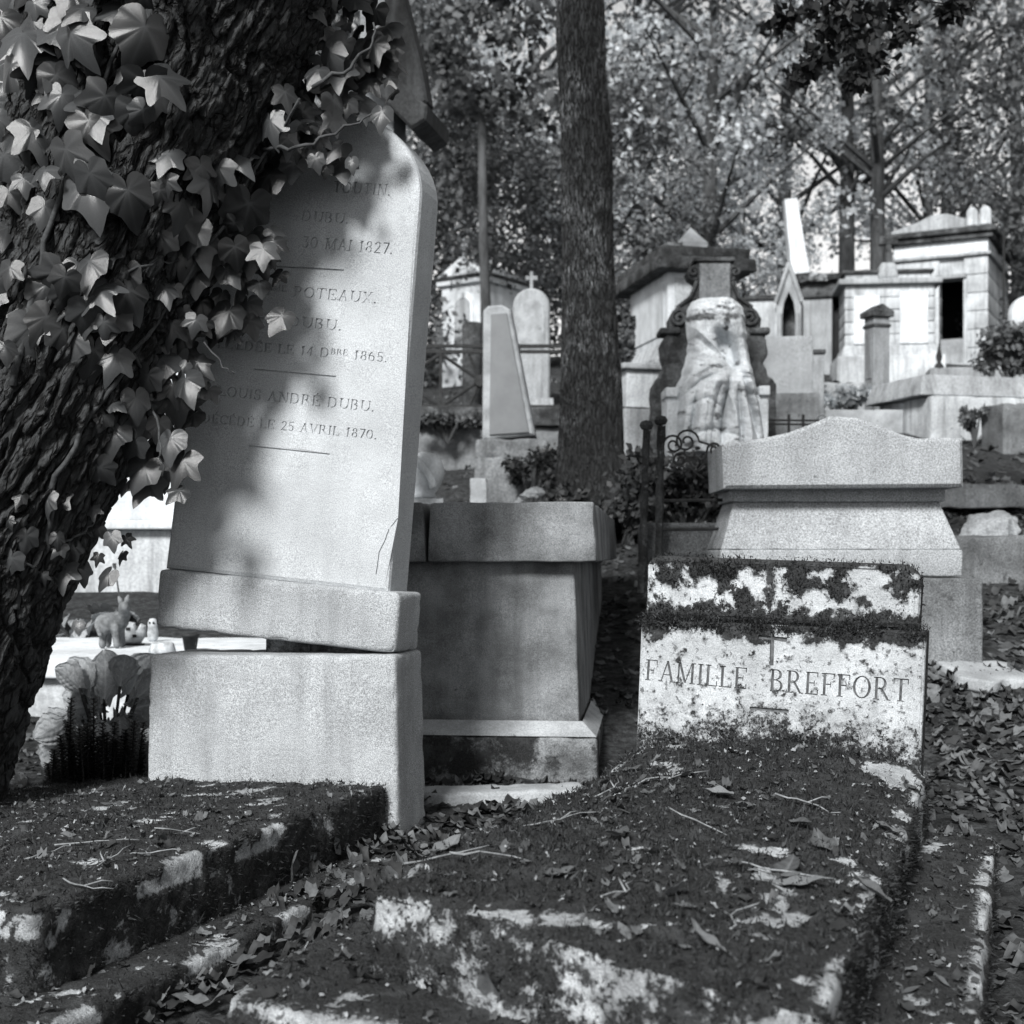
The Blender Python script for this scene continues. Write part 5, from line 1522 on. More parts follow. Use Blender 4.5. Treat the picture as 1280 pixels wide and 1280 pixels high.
region(20, 15, 165, 620, 735, 36, 18, .03, lambda x, y: x < 190 - .75 * (y - 590) + 60)
region(10, 395, 470, -5, 80, 36, 18, .08)
for px, py, sz, out in spots:
    hit, nrm, fi, dist = ray(px, py)
    if hit is not None:
        nrm = Vector(nrm)
        pos = hit + nrm * rr.uniform(.01, out)
        base_n = (nrm * .8 + Vector((0, -.75, .25))).normalized()
    else:
        Y = rr.uniform(3.22, 3.4) if py > 300 else rr.uniform(3.26, 3.42)
        pos = P(px, py, Y); base_n = Vector((rr.uniform(-.2, .3), -1, .3)).normalized()
    L = sz * pos.y / F / 1.25
    n_ = (base_n + Vector((rr.gauss(0, .33), rr.gauss(0, .2), rr.gauss(.12, .3)))).normalized()
    down = Vector((rr.gauss(0, .42), rr.gauss(0, .2), -1))
    zax = -(down - n_ * down.dot(n_)).normalized()     # local +z opposes the tip
    yax = -n_                                          # face looks to -y
    xax = yax.cross(zax).normalized()
    R3 = Matrix((xax, yax, zax)).transposed()
    o = bpy.data.objects.new('leaf', IVY[rr.randrange(len(IVY))]); COL.objects.link(o); o.parent = iv
    o.matrix_local = Matrix.LocRotScale(pos - ivl + zax * L * .35, R3.to_quaternion(), Vector((L * rr.uniform(.85, 1.1), L * rr.uniform(.7, 1.6), L)))
# vines
def vine(pts, r0=.006):
    P3 = []
    for px, py in pts:
        h_, n2, _, _ = ray(px, py)
        P3.append((h_ + Vector(n2) * .012 if h_ is not None else P(px, py, 3.1)) - ivl)
    Q = []
    for a, b in zip(P3, P3[1:]):
        for k in range(5): Q.append(a + (b - a) * (k / 5) + Vector((rr.gauss(0, .004), 0, rr.gauss(0, .004))))
    m_ = MB(); m_.tube(Q, [r0 * (1 - .6 * i / len(Q)) for i in range(len(Q))], 6); m_.build('stem', M['stem'], iv, True)
vine([(20, 760), (60, 690), (70, 600), (130, 500), (200, 400), (260, 300), (330, 190), (390, 110)], .008)
vine([(10, 480), (40, 380), (60, 280), (110, 180), (150, 60), (170, -20)], .009)
vine([(60, 420), (110, 360), (170, 330), (240, 320)], .005)
vine([(330, 190), (380, 180), (430, 160), (470, 140)], .005)
vine([(390, 110), (430, 90), (462, 60), (470, 20)], .005)
vine([(170, 440), (190, 500), (200, 560), (206, 600)], .004)
vine([(60, 690), (100, 660), (130, 640)], .004)
vine([(255, 430), (280, 455), (295, 468)], .0025)
vine([(20, 690), (50, 720), (95, 735)], .004)

# ------------------------------------------------------------------ broad-leaved plant and dark shoots at the foot of the trunk
V, Fq, vn = leaf_grid([(0, .10), (.15, .24), (.4, .40), (.65, .46), (.85, .36), (.95, .2), (1, .03)], 40, 14, .22, -.45, .25, .03, 3)
ribu = -V[:, 2]; rib = np.abs(np.sin((ribu * 1.0 - np.abs(V[:, 0]) * 1.1) * 19))
vn = np.maximum(np.exp(-(np.abs(V[:, 0]) / .018) ** 2), np.clip(1 - rib * 4, 0, 1) * (np.abs(V[:, 0]) < .40))
V[:, 1] += .030 * (1 - rib) * np.clip(np.abs(V[:, 0]) * 5, 0, 1) + .03 * fbm(V * 5, 3)
V[:, 0] *= 1 + .10 * fbm(np.stack([V[:, 2] * 7, np.sign(V[:, 0]), V[:, 2] * 0], 1), 3)
t0 = mesh_obj('x', V, Fq, M['big'], None, True, {'vein': ('POINT', vn)}); BIG = t0.data; bpy.data.objects.remove(t0)
bp = thing('broad_leaved_plant', 'broad-leaved garden plant with pale ribbed leaves between trunk and headstone base', 'plant', P(135, 960, 4.1), 0)
bl = bp.location
for px, py, L, ang, tilt, yw in ((130, 874, .185, 168, 38, -8), (105, 868, .16, 140, 30, -20), (160, 868, .17, 215, 25, 20), (165, 886, .20, 265, 60, 10), (95, 880, .16, 95, 60, -10), (148, 892, .15, -8, -10, 8), (108, 893, .12, 20, 0, -20), (80, 900, .14, 60, 20, -10), (172, 872, .13, 230, 5, 30), (140, 905, .16, 10, -25, 15), (118, 900, .15, -30, -20, -25), (160, 900, .15, 25, -15, 30), (100, 860, .13, 120, 10, -30), (150, 858, .12, 190, -5, 15), (92, 895, .13, 70, -10, -15), (130, 885, .15, 100, -40, 0), (172, 905, .13, 40, -20, 20), (122, 862, .10, 168, 70, 0), (70, 915, .14, 20, 20, -10)):
    L *= .8
    p = P(px, py, 4.05 + random.uniform(-.06, .06)) - bl
    R3 = Matrix.Rotation(math.radians(yw), 3, 'Z') @ Matrix.Rotation(math.radians(ang), 3, 'Y') @ Matrix.Rotation(math.radians(tilt), 3, 'X')
    o = bpy.data.objects.new('leaf', BIG); COL.objects.link(o); o.parent = bp
    o.matrix_local = Matrix.LocRotScale(p, R3.to_quaternion(), Vector((L, L * 1.2, L)))
    m_ = MB(); m_.tube([p, p * .5 + Vector((0, 0, -.02)), Vector((random.uniform(-.02, .02), 0, -.05))], .005, 6); m_.build('stalk', M['stem'], bp, True)
ds = thing('dark_shoots', 'dense dark upright leafy shoots below the broad-leaved plant', 'plant', P(120, 1030, 3.72), 0)
dl = ds.location
for k in range(30):
    px = 62 + k * 4.0 + random.uniform(-4, 4); ytop = 900 + 30 * random.random() + (30 if k < 3 else 0) - (40 if k in (7, 13) else 0)
    base = P(70 + (px - 66) * .9, 1035 - random.uniform(0, 12), 3.72 + random.uniform(-.08, .08)) - dl; tip = P(px, ytop, 3.72 + random.uniform(-.06, .06)) - dl
    sv, sf, tn = [], [], []
    m_ = MB(); m_.tube([base, (base + tip) / 2 + Vector((random.uniform(-.01, .01), 0, 0)), tip], [.004, .003, .0015], 5)
    n_l = 170
    for q in range(n_l):
        u = .12 + .88 * q / n_l; c = base + (tip - base) * u; a = q * 2.4
        d = Vector((math.cos(a), math.sin(a), .35)); L = .024 * (1.15 - .5 * u); s = d.cross(Vector((0, 0, 1))).normalized() * .0060
        m_.add([c, c + d * L * .5 + s, c + d * L, c + d * L * .5 - s], [(0, 1, 2, 3)])
    m_.build('shoot', M['darkplant'], ds)
# little plants on the marble tomb
lp = thing('pot_plant', 'low leafy pot plant with a tall dry stalk behind the animal figurine', 'plant', on_slab(118, 5.9), 0)
m_ = MB(); m_.tube([(.10, 0, 0), (.11, 0, .14), (.085, 0, .30)], .004, 5); m_.tube([(.085, 0, .29), (.083, 0, .31)], .009, 6); m_.build('stalk', M['stem'], lp)
for q in range(34):
    a = random.uniform(0, 6.28); L = random.uniform(.05, .085); p = Vector((random.uniform(-.13, .17), random.uniform(-.06, .1), random.uniform(.01, .12)))
    o = bpy.data.objects.new('leaf', IVY[2] if q % 2 else BIG); COL.objects.link(o); o.parent = lp
    o.matrix_local = Matrix.LocRotScale(p, Matrix.Rotation(a, 3, 'Z').to_quaternion() @ Matrix.Rotation(random.uniform(.3, 1.4), 3, 'X').to_quaternion(), Vector((L, L, L)))

# ------------------------------------------------------------------ the straight tree in the middle
cb = P(745, 640, 8.0)
ct = thing('straight_tree', 'straight lichen-marked tree trunk rising between the obelisk and the statue', 'tree', (cb.x, 8.0, gz(cb.x, 8.0) - .05), 0)
cl = ct.location
cax = []
for xl, xr, py in ((668, 822, 672), (684, 805, 648), (692, 790, 615), (697, 779, 560), (701, 776, 480), (702, 770, 380), (701, 767, 280), (699, 764, 180), (696, 759, 80), (693, 754, -20), (692, 750, -200), (691, 745, -500), (692, 738, -900)):
    a, b = P(xl, py, 8.0), P(xr, py, 8.0)
    cax.append(((a + b) / 2, (b - a).x / 2))
cax.insert(0, (cax[0][0] - Vector((0, 0, .25)), cax[0][1] * 1.1))
def bark2_disp(t, th, R):
    q = np.stack([(np.cos(th) * R).ravel(), (np.sin(th) * R).ravel(), t.ravel()], 1)
    a = pn(np.stack([q[:, 0] * 34, q[:, 1] * 34, q[:, 2] * 5], 1))
    root = np.clip(1 - t.ravel() / .7, 0, 1) ** 2 * .10 * pn(np.stack([q[:, 0] * 6, q[:, 1] * 6, q[:, 2] * .5], 1))
    return (.013 * (np.clip(np.abs(a) * 3, 0, 1) - 1) + .012 * fbm(q * np.array([4, 4, 1.2]), 2) + root).reshape(t.shape)
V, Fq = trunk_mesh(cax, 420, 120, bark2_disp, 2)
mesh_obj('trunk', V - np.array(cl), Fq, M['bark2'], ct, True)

def leaf_cloud(name, centers, radii, per, size, mat, parent, seed, drop=.35, off=(0, 0, 0)):
    r = np.random.default_rng(seed)
    C = np.repeat(np.asarray(centers, float), per, axis=0); Rd = np.repeat(np.asarray(radii, float), per)
    n = len(C)
    d = r.normal(size=(n, 3)); d /= np.linalg.norm(d, axis=1)[:, None]
    p = C + d * (Rd * r.uniform(.15, 1, n) ** .6)[:, None] * np.array([1, 1, .75])
    ax_ = r.normal(size=(n, 3)); ax_[:, 2] -= drop; ax_ /= np.linalg.norm(ax_, axis=1)[:, None]
    nn = r.normal(size=(n, 3)) + np.array([0, -.5, .7]); s = np.cross(ax_, nn); s /= np.linalg.norm(s, axis=1)[:, None] + 1e-9
    up = np.cross(s, ax_)
    L = size * r.uniform(.6, 1.25, n)[:, None]
    v = np.stack([p, p + ax_ * L * .45 + s * L * .33 + up * L * .08, p + ax_ * L, p + ax_ * L * .45 - s * L * .33 + up * L * .08], 1).reshape(-1, 3)
    f = np.arange(n * 4).reshape(-1, 4)
    clump_t = np.repeat(r.uniform(0, .55, len(centers)), per)
    tone = np.clip(clump_t + r.uniform(0, .5, n) ** 1.3, 0, 1)
    return mesh_obj(name, v + np.array(off), f, mat, parent, False, {'tone': ('FACE', tone)})

# its crown, mostly above the frame, with one branch drooping into view at the upper right
cen, rd = [], []
r_ = random.Random(4)
topz = 6.2
for k in range(70):
    a = r_.uniform(0, 6.28); q = math.sqrt(r_.random()) * 2.6
    cen.append((.4 + q * math.cos(a), q * math.sin(a), topz - .4 + r_.uniform(-.4, 2.6))); rd.append(r_.uniform(.3, .55))
br = [(1115, 5, .16), (1080, 30, .16), (1060, 60, .16), (1095, 78, .15), (1035, 40, .15), (1020, 75, .12), (1000, 95, .10), (1130, 40, .12), (1060, 10, .16), (1020, 8, .15), (980, 25, .1), (1070, 100, .1), (1200, 5, .1), (1185, 15, .08), (1050, -40, .25), (1000, -60, .25), (930, -80, .25)]
for px, py, q in br:
    p = P(px, py, 5.6) - cl; cen.append(tuple(p)); rd.append(q * .72)
leaf_cloud('crown', cen, [q * .8 for q in rd], 80, .05, M['darkplant'], ct, 5)
m_ = MB()
for pts, r0 in (([(cax[-2][0] - cl), P(860, -150, 7.6) - cl, P(990, -60, 6.0) - cl, P(1060, 30, 5.6) - cl, P(1080, 80, 5.6) - cl], .022),
                ([P(990, -60, 6.0) - cl, P(1080, -10, 5.6) - cl, P(1190, 6, 5.6) - cl], .010)):
    m_.tube(pts, [r0 * (1 - .75 * i / (len(pts) - 1)) for i in range(len(pts))], 7)
for k in range(12):
    a = r_.uniform(0, 6.28); z = r_.uniform(4.6, 6.4)
    c0 = Vector((.0 + .1 * math.cos(a), .1 * math.sin(a), z)); m_.tube([c0, c0 + Vector((1.1 * math.cos(a), 1.1 * math.sin(a), .7)), c0 + Vector((2.1 * math.cos(a), 2.1 * math.sin(a), 1.0))], [.05, .03, .012], 6)
m_.build('limbs', M['bark2'], ct, True)

# crown of the leaning tree, above the frame
cen, rd = [], []
tipp = Vector(ax[-1][0]) - Vector(tr.location)
for k in range(60):
    a = r_.uniform(0, 6.28); q = math.sqrt(r_.random()) * 1.9
    cen.append((tipp.x + q * math.cos(a), tipp.y + .5 + q * math.sin(a), tipp.z + r_.uniform(.1, 1.9))); rd.append(r_.uniform(.3, .5))
leaf_cloud('crown', cen, rd, 60, .11, M['crownd'], tr, 15)

# ------------------------------------------------------------------ wood behind
def make_tree(seed, hgt, cr, clumps, per, leaf, mat, low=.22, trad=.16):
    r = random.Random(seed)
    cen, rd, mb = [], [], MB()
    lean = r.uniform(-.4, .4)
    tp = [(lean * u * u, 0, hgt * u * .92) for u in np.linspace(0, 1, 7)]
    mb.tube([(0, 0, -.5)] + tp, [trad * 1.25] + [trad * (1 - .8 * u) for u in np.linspace(0, 1, 7)], 9)
    lb = MB()
    for k in range(clumps):
        u = low + (1 - low) * (k + r.random()) / clumps
        prof = math.sin(math.pi * min(1, (u - low) / (1 - low) * .86 + .12)) ** .7
        a = k * 2.39996 + r.uniform(-.5, .5)
        q = cr * prof * math.sqrt(r.uniform(.12, 1))
        c = Vector((lean * u * u + q * math.cos(a), q * math.sin(a), hgt * u + r.uniform(-.3, .3)))
        cen.append(tuple(c)); rd.append(r.uniform(.45, .95) * (.6 + .09 * cr))
        if k % 3 == 0:
            z0_ = max(hgt * low * .8, c.z - .5 * q - .4)
            lb.tube([(lean * (z0_ / hgt) ** 2, 0, z0_), tuple(Vector((c.x * .55, c.y * .55, (z0_ + c.z) / 2 + .15))), tuple(c)], [trad * .38, trad * .22, .012], 5)
    return cen, rd, mb, lb
PROTO = []
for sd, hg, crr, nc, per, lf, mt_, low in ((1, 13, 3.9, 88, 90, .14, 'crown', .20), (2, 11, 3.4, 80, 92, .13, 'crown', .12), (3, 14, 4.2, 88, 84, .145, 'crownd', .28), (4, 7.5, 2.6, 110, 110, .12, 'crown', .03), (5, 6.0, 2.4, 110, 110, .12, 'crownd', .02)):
    cen, rd, mb, lb = make_tree(sd, hg, crr, nc, per, lf, M[mt_], low, .17 if hg > 8 else .08)
    a = mb.build('trunk', M['bark3']); b = lb.build('limbs', M['bark3']); c = leaf_cloud('crown', cen, rd, per, lf, M[mt_], None, sd)
    PROTO.append((a.data, b.data, c.data))
    for q in (a, b, c): bpy.data.objects.remove(q)
def put_tree(kind, x, y, rot, sc, label, group):
    t = thing('tree', label, 'tree', (x, y, gz(x, y) - .1), 0, group)
    t.rotation_euler = (0, 0, rot); t.scale = (sc, sc, sc)
    for nm, me in zip(('trunk', 'limbs', 'crown'), PROTO[kind]):
        o = bpy.data.objects.new(nm, me); COL.objects.link(o); o.parent = t
    return t
def tx_(px, Y): return (px - CX) / F * Y
GRP = 'trees of the wood behind the graves'
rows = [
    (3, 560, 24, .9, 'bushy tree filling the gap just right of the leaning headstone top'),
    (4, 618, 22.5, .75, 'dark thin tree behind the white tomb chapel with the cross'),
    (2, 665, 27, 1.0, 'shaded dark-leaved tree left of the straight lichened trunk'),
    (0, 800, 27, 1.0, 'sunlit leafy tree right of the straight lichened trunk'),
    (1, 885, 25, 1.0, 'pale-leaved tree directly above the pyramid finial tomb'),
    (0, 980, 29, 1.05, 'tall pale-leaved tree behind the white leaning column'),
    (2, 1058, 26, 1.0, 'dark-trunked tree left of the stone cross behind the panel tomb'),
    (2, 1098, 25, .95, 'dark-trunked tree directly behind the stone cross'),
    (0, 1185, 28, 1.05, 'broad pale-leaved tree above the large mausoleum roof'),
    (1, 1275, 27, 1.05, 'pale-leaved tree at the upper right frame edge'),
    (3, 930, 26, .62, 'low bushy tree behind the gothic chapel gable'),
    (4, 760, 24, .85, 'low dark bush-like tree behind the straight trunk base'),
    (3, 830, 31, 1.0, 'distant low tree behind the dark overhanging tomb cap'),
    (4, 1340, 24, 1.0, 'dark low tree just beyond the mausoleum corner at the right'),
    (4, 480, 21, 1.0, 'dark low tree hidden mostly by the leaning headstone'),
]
for k, (kd, px, Y, sc, lab) in enumerate(rows):
    put_tree(kd, tx_(px, Y), Y, k * 1.7, sc, lab, GRP)
for k, (px, Y, lab) in enumerate(((420, 38, 'distant tree above the leaning headstone shoulder'), (720, 40, 'distant tree hidden mostly by the straight lichened trunk'), (1160, 42, 'distant tree filling the gap left of the mausoleum pediment'))):
    put_tree((0, 1, 0)[k], tx_(px, Y), Y, k * 2.1, 1.25, lab, GRP)
# leafless thin trunk in front of the chapel
bt = thing('thin_tree', 'thin dark bare trunk in front of the white tomb chapel', 'tree', P(607, 440, 18.5), 0)
s_ = 18.5 / F
m_ = MB(); m_.tube([(0, 0, -.4), (0, 0, 60 * s_), (-3 * s_, 0, 140 * s_), (-6 * s_, 0, 330 * s_)], [.075, .07, .065, .05], 9); m_.build('trunk', M['bark3'], bt, True)
leaf_cloud('crown', [(random.uniform(-.9, .9), random.uniform(-.6, .6), 300 * s_ + random.uniform(0, 2.4)) for _ in range(40)], [random.uniform(.3, .5)] * 40, 60, .15, M['crownd'], bt, 31)

# ------------------------------------------------------------------ shrubs among the graves
def shrub(name, label, px, py, Y, w, h, n, leaf, mat, seed):
    t = thing(name, label, 'shrub', P(px, py, Y), 0)
    r = random.Random(seed)
    cen = [(r.uniform(-w, w) * .8, r.uniform(-w, w) * .6, r.uniform(.12, 1) * h) for _ in range(n)]
    leaf_cloud('foliage', cen, [r.uniform(.25, .5) * min(w, h) for _ in range(n)], 60, leaf, mat, t, seed)
    m_ = MB()
    for c in cen[:10]: m_.tube([(0, 0, -.15), (c[0] * .5, c[1] * .5, c[2] * .6), c], [.012, .008, .003], 5)
    m_.build('stems', M['bark3'], t)
shrub('shrub', 'glossy shrub in front of the mausoleum at the right edge', 1262, 468, 13.8, .28, .45, 26, .07, M['crownd'], 3)
shrub('shrub', 'dark leafy shrub peeping right of the straight trunk', 778, 450, 13.0, .16, .45, 16, .06, M['crownd'], 8)
shrub('shrub', 'small dark ivy clump growing on the side of the pale slab tomb', 1218, 535, 11.2, .10, .16, 12, .04, M['crownd'], 12)
shrub('shrub', 'dark ivy clump spreading at the foot of the straight trunk', 770, 672, 7.5, .40, .22, 46, .05, M['darkbush'], 16)
shrub('shrub', 'dark ground ivy covering the bank behind the rusted railing', 855, 650, 6.6, .34, .30, 46, .045, M['darkbush'], 18)
shrub('shrub', 'wispy plants on the rubble beside the obelisk pedestal', 664, 612, 8.8, .2, .24, 14, .04, M['darkbush'], 22)
shrub('shrub', 'low grass-like plant on the terrace wall behind the pillar', 1055, 505, 13.0, .3, .14, 20, .06, M['crown'], 26)
shrub('shrub', 'dark trailing plants along the coping below the iron railing', 560, 530, 10.85, .3, .06, 26, .045, M['crownd'], 28)

# ------------------------------------------------------------------ litter
V, Fq, vn = leaf_grid([(0, .04), (.15, .22), (.35, .36), (.6, .33), (.85, .14), (1, .005)], 5, 2, .40, .6, 0, .12, 4)
LT = V.copy()[:, [0, 2, 1]]; LT[:, 1] += .5; LT[:, 2] *= 1.0
def scatter(name, label, pts, nrm, size, mat, seed, tone_pow=1.4, kind='stuff', parent=None, lift=.006):
    r = np.random.default_rng(seed); n = len(pts)
    L = size * r.uniform(.45, 1.25, n)
    yaw = r.uniform(0, 6.283, n); curl = r.uniform(-1.6, 2.0, n)
    T0 = np.tile(LT[None], (n, 1, 1)); T0[:, :, 2] *= curl[:, None]
    T0[:, :, 0] *= r.uniform(.6, 1.15, n)[:, None]
    c, s = np.cos(yaw), np.sin(yaw)
    X = T0[:, :, 0] * c[:, None] - T0[:, :, 1] * s[:, None]; Y = T0[:, :, 0] * s[:, None] + T0[:, :, 1] * c[:, None]; Z = T0[:, :, 2]
    tx, ty = r.normal(0, .28, n), r.normal(0, .28, n)
    Z = Z + X * tx[:, None] + Y * ty[:, None]
    W = np.stack([X, Y, Z], -1) * L[:, None, None]
    nz = nrm / np.linalg.norm(nrm, axis=1)[:, None]
    # shear onto the slope
    W[:, :, 2] += -(W[:, :, 0] * (nz[:, 0] / nz[:, 2])[:, None] + W[:, :, 1] * (nz[:, 1] / nz[:, 2])[:, None])
    W = W + pts[:, None, :] + np.array([0, 0, lift])
    m = LT.shape[0]
    ff = (Fq[None] + (np.arange(n) * m)[:, None, None]).reshape(-1, 4)
    tone = np.repeat(r.uniform(0, 1, n) ** tone_pow, len(Fq))
    o = mesh_obj(name, W.reshape(-1, 3), ff, mat, parent, True, {'tone': ('FACE', tone)})
    if parent is None: tag(o, label, 'leaves', kind=kind)
    else: o['kind'] = 'stuff'
    return o
def gpts(n, x0, x1, y0, y1, seed, w=None):
    r = np.random.default_rng(seed)
    x = r.uniform(x0, x1, n); y = r.uniform(y0, y1, n)
    if w is not None:
        k = r.uniform(0, 1, n) < w(x, y); x, y = x[k], y[k]
    z = ground(x, y) + fbm(np.stack([x * 3, y * 3, x * 0], 1), 5) * .022
    e = .02
    nx = -(ground(x + e, y) - ground(x - e, y)) / (2 * e); ny = -(ground(x, y + e) - ground(x, y - e)) / (2 * e)
    return np.stack([x, y, z], 1), np.stack([nx, ny, np.ones_like(x)], 1)
p_, n_ = gpts(5200, .5, 2.6, 1.6, 5.2, 1); scatter('leaf_litter', 'brown leaf litter covering the path right of the inscribed headstone', p_, n_, .062, M['litter'], 1)
p_, n_ = gpts(7000, -.5, 4.6, 4.6, 9.5, 2); scatter('leaf_litter', 'leaf litter covering the bank behind the granite tomb', p_, n_, .07, M['litter'], 2)
p_, n_ = gpts(5000, -2, 9, 9.5, 19, 3); scatter('leaf_litter', 'leaf litter spread over the upper terrace among the far tombs', p_, n_, .10, M['litter'], 3)
p_, n_ = gpts(2600, -.75, .45, 1.7, 4.1, 4); p_[:, 2] += .03 * (p_[:, 1] < 3.4); scatter('leaf_litter', 'dead leaves filling the gutter between the two mossy graves', p_, n_, .058, M['litter'], 4, 3.0)
p_, n_ = gpts(900, -1.9, -.7, 3.4, 4.6, 5); scatter('leaf_litter', 'leaf litter around the foot of the leaning trunk', p_, n_, .05, M['litter'], 5)

# litter and twigs on the slabs: rays straight down on the built meshes
dg = bpy.context.evaluated_depsgraph_get(); dg.update()
def drop(x, y, zt=2.0):
    ok, loc, nrm, idx, ob_, mw = scene.ray_cast(dg, Vector((x, y, zt)), Vector((0, 0, -1)))
    return (loc, nrm, ob_) if ok else (None, None, None)
slabs = {}
for o in bpy.data.objects:
    if o.parent in (lg, rg) and o.name.split('.')[0] in ('slab', 'step'):
        V = np.array([wm(o.parent) @ v.co for v in o.data.vertices]); slabs[o] = BVHTree.FromPolygons([Vector(v) for v in V], [tuple(p.vertices) for p in o.data.polygons])
def on_grave(x, y):
    best = None
    for o, b in slabs.items():
        h_, n2, _, _ = b.ray_cast(Vector((x, y, 1.2)), Vector((0, 0, -1)))
        if h_ is not None and (best is None or h_.z > best[0].z): best = (h_, n2, o)
    return best
for par, seed, n, box in ((rg, 61, 420, (-.6, 1.1, 1.5, 3.2)), (lg, 62, 260, (-1.6, -.1, 2.0, 3.5))):
    r = np.random.default_rng(seed); pp, nn = [], []
    for k in range(n * 2):
        x, y = r.uniform(box[0], box[1]), r.uniform(box[2], box[3])
        h = on_grave(x, y)
        if h and h[2].parent == par and h[1].z > .75:
            pp.append(tuple(h[0])); nn.append(tuple(h[1]))
    mwi = np.array(wm(par).inverted()); pp = np.array(pp); nn = np.array(nn)
    W = pp
    o = scatter('leaf_litter', '', W, nn, .022, M['litter'], seed, 1.6, parent=None)
    o['label'] = 'small dead leaf scraps and bark bits scattered over the %s grave slab' % ('broad domed' if par is rg else 'low stepped')
for par, seed, n, box in ((rg, 71, 3200, (-.6, 1.1, 1.4, 3.2)), (lg, 72, 2800, (-1.6, -.1, 2.0, 3.5))):
    r = np.random.default_rng(seed); pp, nn = [], []
    for k in range(n):
        x, y = r.uniform(box[0], box[1]), r.uniform(box[2], box[3])
        h = on_grave(x, y)
        if h and h[2].parent == par and h[1].z > .6:
            pp.append(tuple(h[0])); nn.append(tuple(h[1]))
    o = scatter('plant_debris', '', np.array(pp), np.array(nn), .008, M['debris'], seed, 1.7)
    o['label'] = 'fine dry debris sprinkled over the moss of the %s grave slab' % ('broad domed' if par is rg else 'low stepped')
# single larger leaves
V, Fq, vn = leaf_grid([(0, .03), (.12, .16), (.35, .30), (.6, .28), (.85, .12), (1, .005)], 9, 4, .55, .9, .6, .05, 8)
VL = V[:, [0, 2, 1]]; VL[:, 1] += .5; VL[:, 2] -= VL[:, 2].min()
t0 = mesh_obj('x', VL, Fq, M['deadleaf'], None, True, {'vein': ('POINT', vn)}); DL = [t0.data]; bpy.data.objects.remove(t0)
VL2 = VL.copy(); VL2[:, 2] = .35 * np.abs(VL2[:, 0]) + .5 * (VL2[:, 1] ** 2) ; VL2[:, 2] += .03 * np.sin(VL2[:, 1] * 14)
t0 = mesh_obj('x', VL2, Fq, M['deadleaf'], None, True, {'vein': ('POINT', vn)}); DL.append(t0.data); bpy.data.objects.remove(t0)
def pix_drop(px, py):
    o = Vector((0, 0, H)); d = (P(px, py, 1) - o).normalized()
    best = None
    for ob_, b in slabs.items():
        h_, n2, _, ds_ = b.ray_cast(o, d)
        if h_ is not None and (best is None or ds_ < best[2]): best = (h_, n2, ds_)
    return best
LEAFLAB = ['pale folded dead leaf standing up in the middle of the domed slab', 'large dead leaf near the right front corner of the domed slab', 'dead leaf just behind the largest leaf near the domed slab corner', 'long dead leaf near the right rim of the domed slab', 'small dead leaf high on the domed slab below the letter B', 'dead leaf on the domed slab below the letters REF', 'small dead leaf near the right rim of the domed slab centre', 'dead leaf near the front rim of the domed slab, left half', 'dead leaf near the front rim of the domed slab, middle', 'dead leaf stuck on the front face of the domed slab', 'dead leaf on the lower front step of the domed grave', 'small dead leaf at the upper left of the domed slab below the letters FAM', 'small dead leaf at the top of the domed slab below the letters ILLE', 'dead leaf on the left flank of the domed slab', 'dead leaf at the far left of the domed slab near the kerb stone', 'dead leaf on the lower step of the left stepped grave', 'dead leaf on the middle of the left grave step', 'dead leaf at the far end of the left grave step', 'dead leaf on the right ledge of the domed grave, middle', 'dead leaf at the far end of the right ledge of the domed grave', 'dead leaf on the near part of the right ledge of the domed grave', 'small dead leaf between the other two on the right ledge']
TWIGLAB = ['longest dry twig lying across the left stepped grave slab', 'short slanting twig crossing the longest twig on the left slab', 'forked dry twig right of the longest one on the left slab', 'short twig near the front edge of the left slab', 'small twig near the left frame edge on the left slab', 'twig near the back of the left slab by the headstone base', 'long twig near the left rim of the domed slab', 'pale branching twig below the letters FAMILLE on the domed slab', 'twig in the upper middle of the domed slab', 'short twig at the upper left of the domed slab', 'twig beside the large leaf near the domed slab corner', 'thin twig left of the standing folded leaf', 'short upright-lying twig near the front rim of the domed slab', 'twig near the right rim below the letters ORT', 'twig at the left front of the domed slab', 'short stub of twig near the middle front of the domed slab']
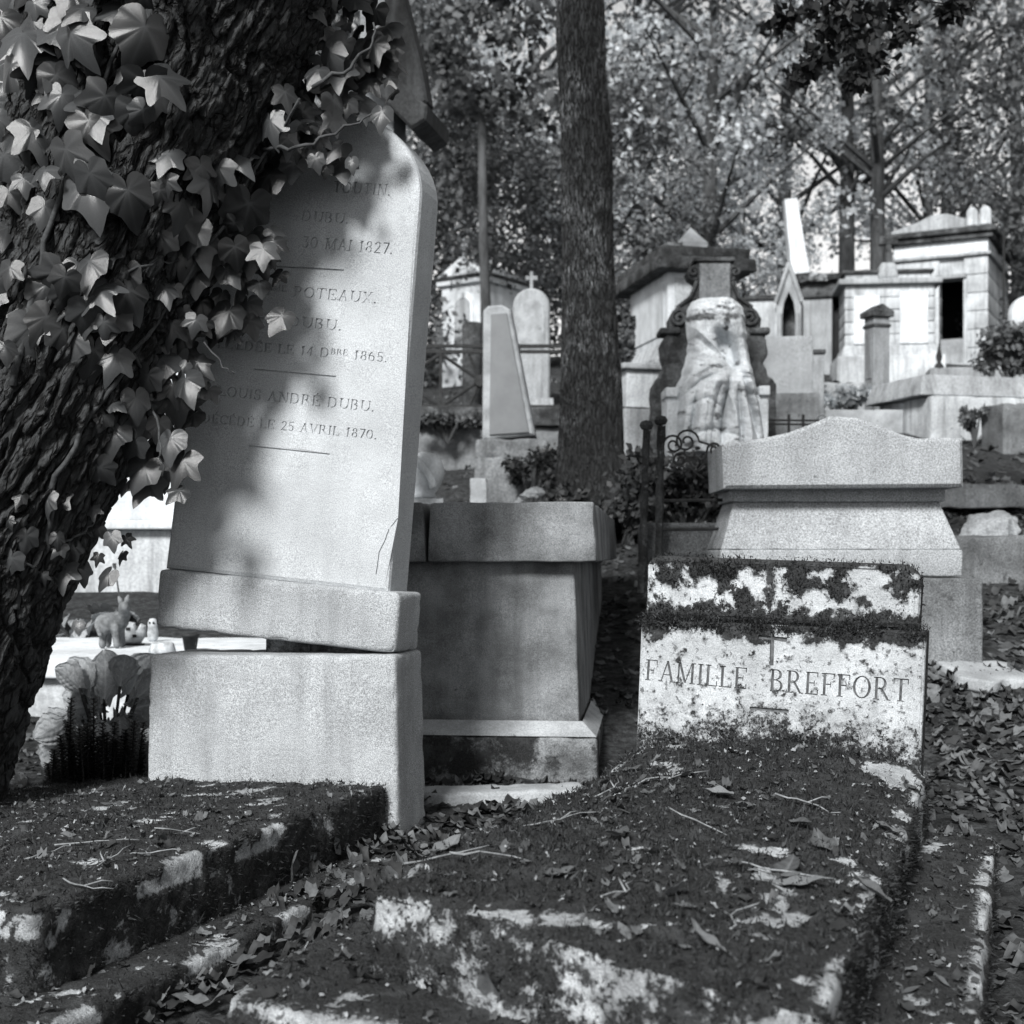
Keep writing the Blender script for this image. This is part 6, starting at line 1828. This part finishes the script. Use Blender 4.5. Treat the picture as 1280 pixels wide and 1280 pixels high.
for k, (px, py, L, yw) in enumerate(((772, 1052, .060, .2), (1000, 1108, .075, 1.2), (985, 1092, .06, 2.6), (1030, 1060, .07, .1), (898, 998, .05, 1.0), (930, 1010, .06, 2.9), (1000, 1035, .05, .6), (700, 1095, .05, 2.0), (848, 1120, .05, .4), (885, 1182, .055, .7), (618, 1230, .06, 2.2), (790, 965, .05, 1.8), (860, 972, .045, .4), (560, 1060, .06, 2.4), (640, 1010, .06, .5), (255, 1170, .05, .4), (360, 1085, .06, 1.1), (420, 1060, .055, 2.0), (1085, 1120, .06, .8), (1130, 1070, .07, 2.2), (1120, 1160, .07, .3), (1110, 1040, .06, 1.5))):
    h = pix_drop(px, py)
    if not h: continue
    o = bpy.data.objects.new('fallen_leaf', DL[k % 2]); COL.objects.link(o)
    nq = Vector((0, 0, 1)).rotation_difference(h[1])
    o.matrix_world = Matrix.LocRotScale(h[0] + Vector((0, 0, .003)), nq @ Matrix.Rotation(yw, 3, 'Z').to_quaternion() @ Matrix.Rotation(random.uniform(-.3, .3), 3, 'X').to_quaternion(), Vector((L, L, L * random.uniform(.6, 1.1))))
    tag(o, LEAFLAB[k], 'leaf', 'larger dead leaves on the mossy graves')
for k, (px, py, L, yw) in enumerate(((120, 1058, .16, .1), (135, 1080, .10, 1.2), (190, 1070, .14, -.4), (108, 1112, .09, -.3), (60, 1070, .08, .3), (230, 1045, .12, .3), (620, 1078, .14, .2), (840, 975, .15, .5), (880, 1035, .12, -.3), (760, 990, .10, .9), (980, 1095, .14, -.5), (700, 1030, .12, .1), (930, 1150, .10, 1.0), (1010, 1010, .12, -.4), (560, 1075, .12, .15), (770, 1120, .08, 1.0))):
    h = pix_drop(px, py)
    if not h: continue
    r = random.Random(k)
    pts = [Vector((L * (u - .5) + r.uniform(-.003, .003), .010 * math.sin(u * 4 + k) + r.uniform(-.006, .006), .002 + r.uniform(0, .004))) for u in np.linspace(0, 1, 7)]
    m_ = MB(); m_.tube(pts, [(.0016 - .0008 * i / 6) * r.uniform(.8, 1.3) for i in range(7)], 5)
    if k % 2: m_.tube([pts[3], pts[3] + Vector((.02, .02, .006)), pts[3] + Vector((.035, .03, .004))], [.0016, .0012, .0008], 5)
    o = m_.build('twig', M['twig'], None, True)
    nq = Vector((0, 0, 1)).rotation_difference(h[1])
    o.matrix_world = Matrix.LocRotScale(h[0] + Vector((0, 0, .004)), nq @ Matrix.Rotation(yw, 3, 'Z').to_quaternion(), None)
    tag(o, TWIGLAB[k], 'twig', 'dry twigs on the mossy graves')
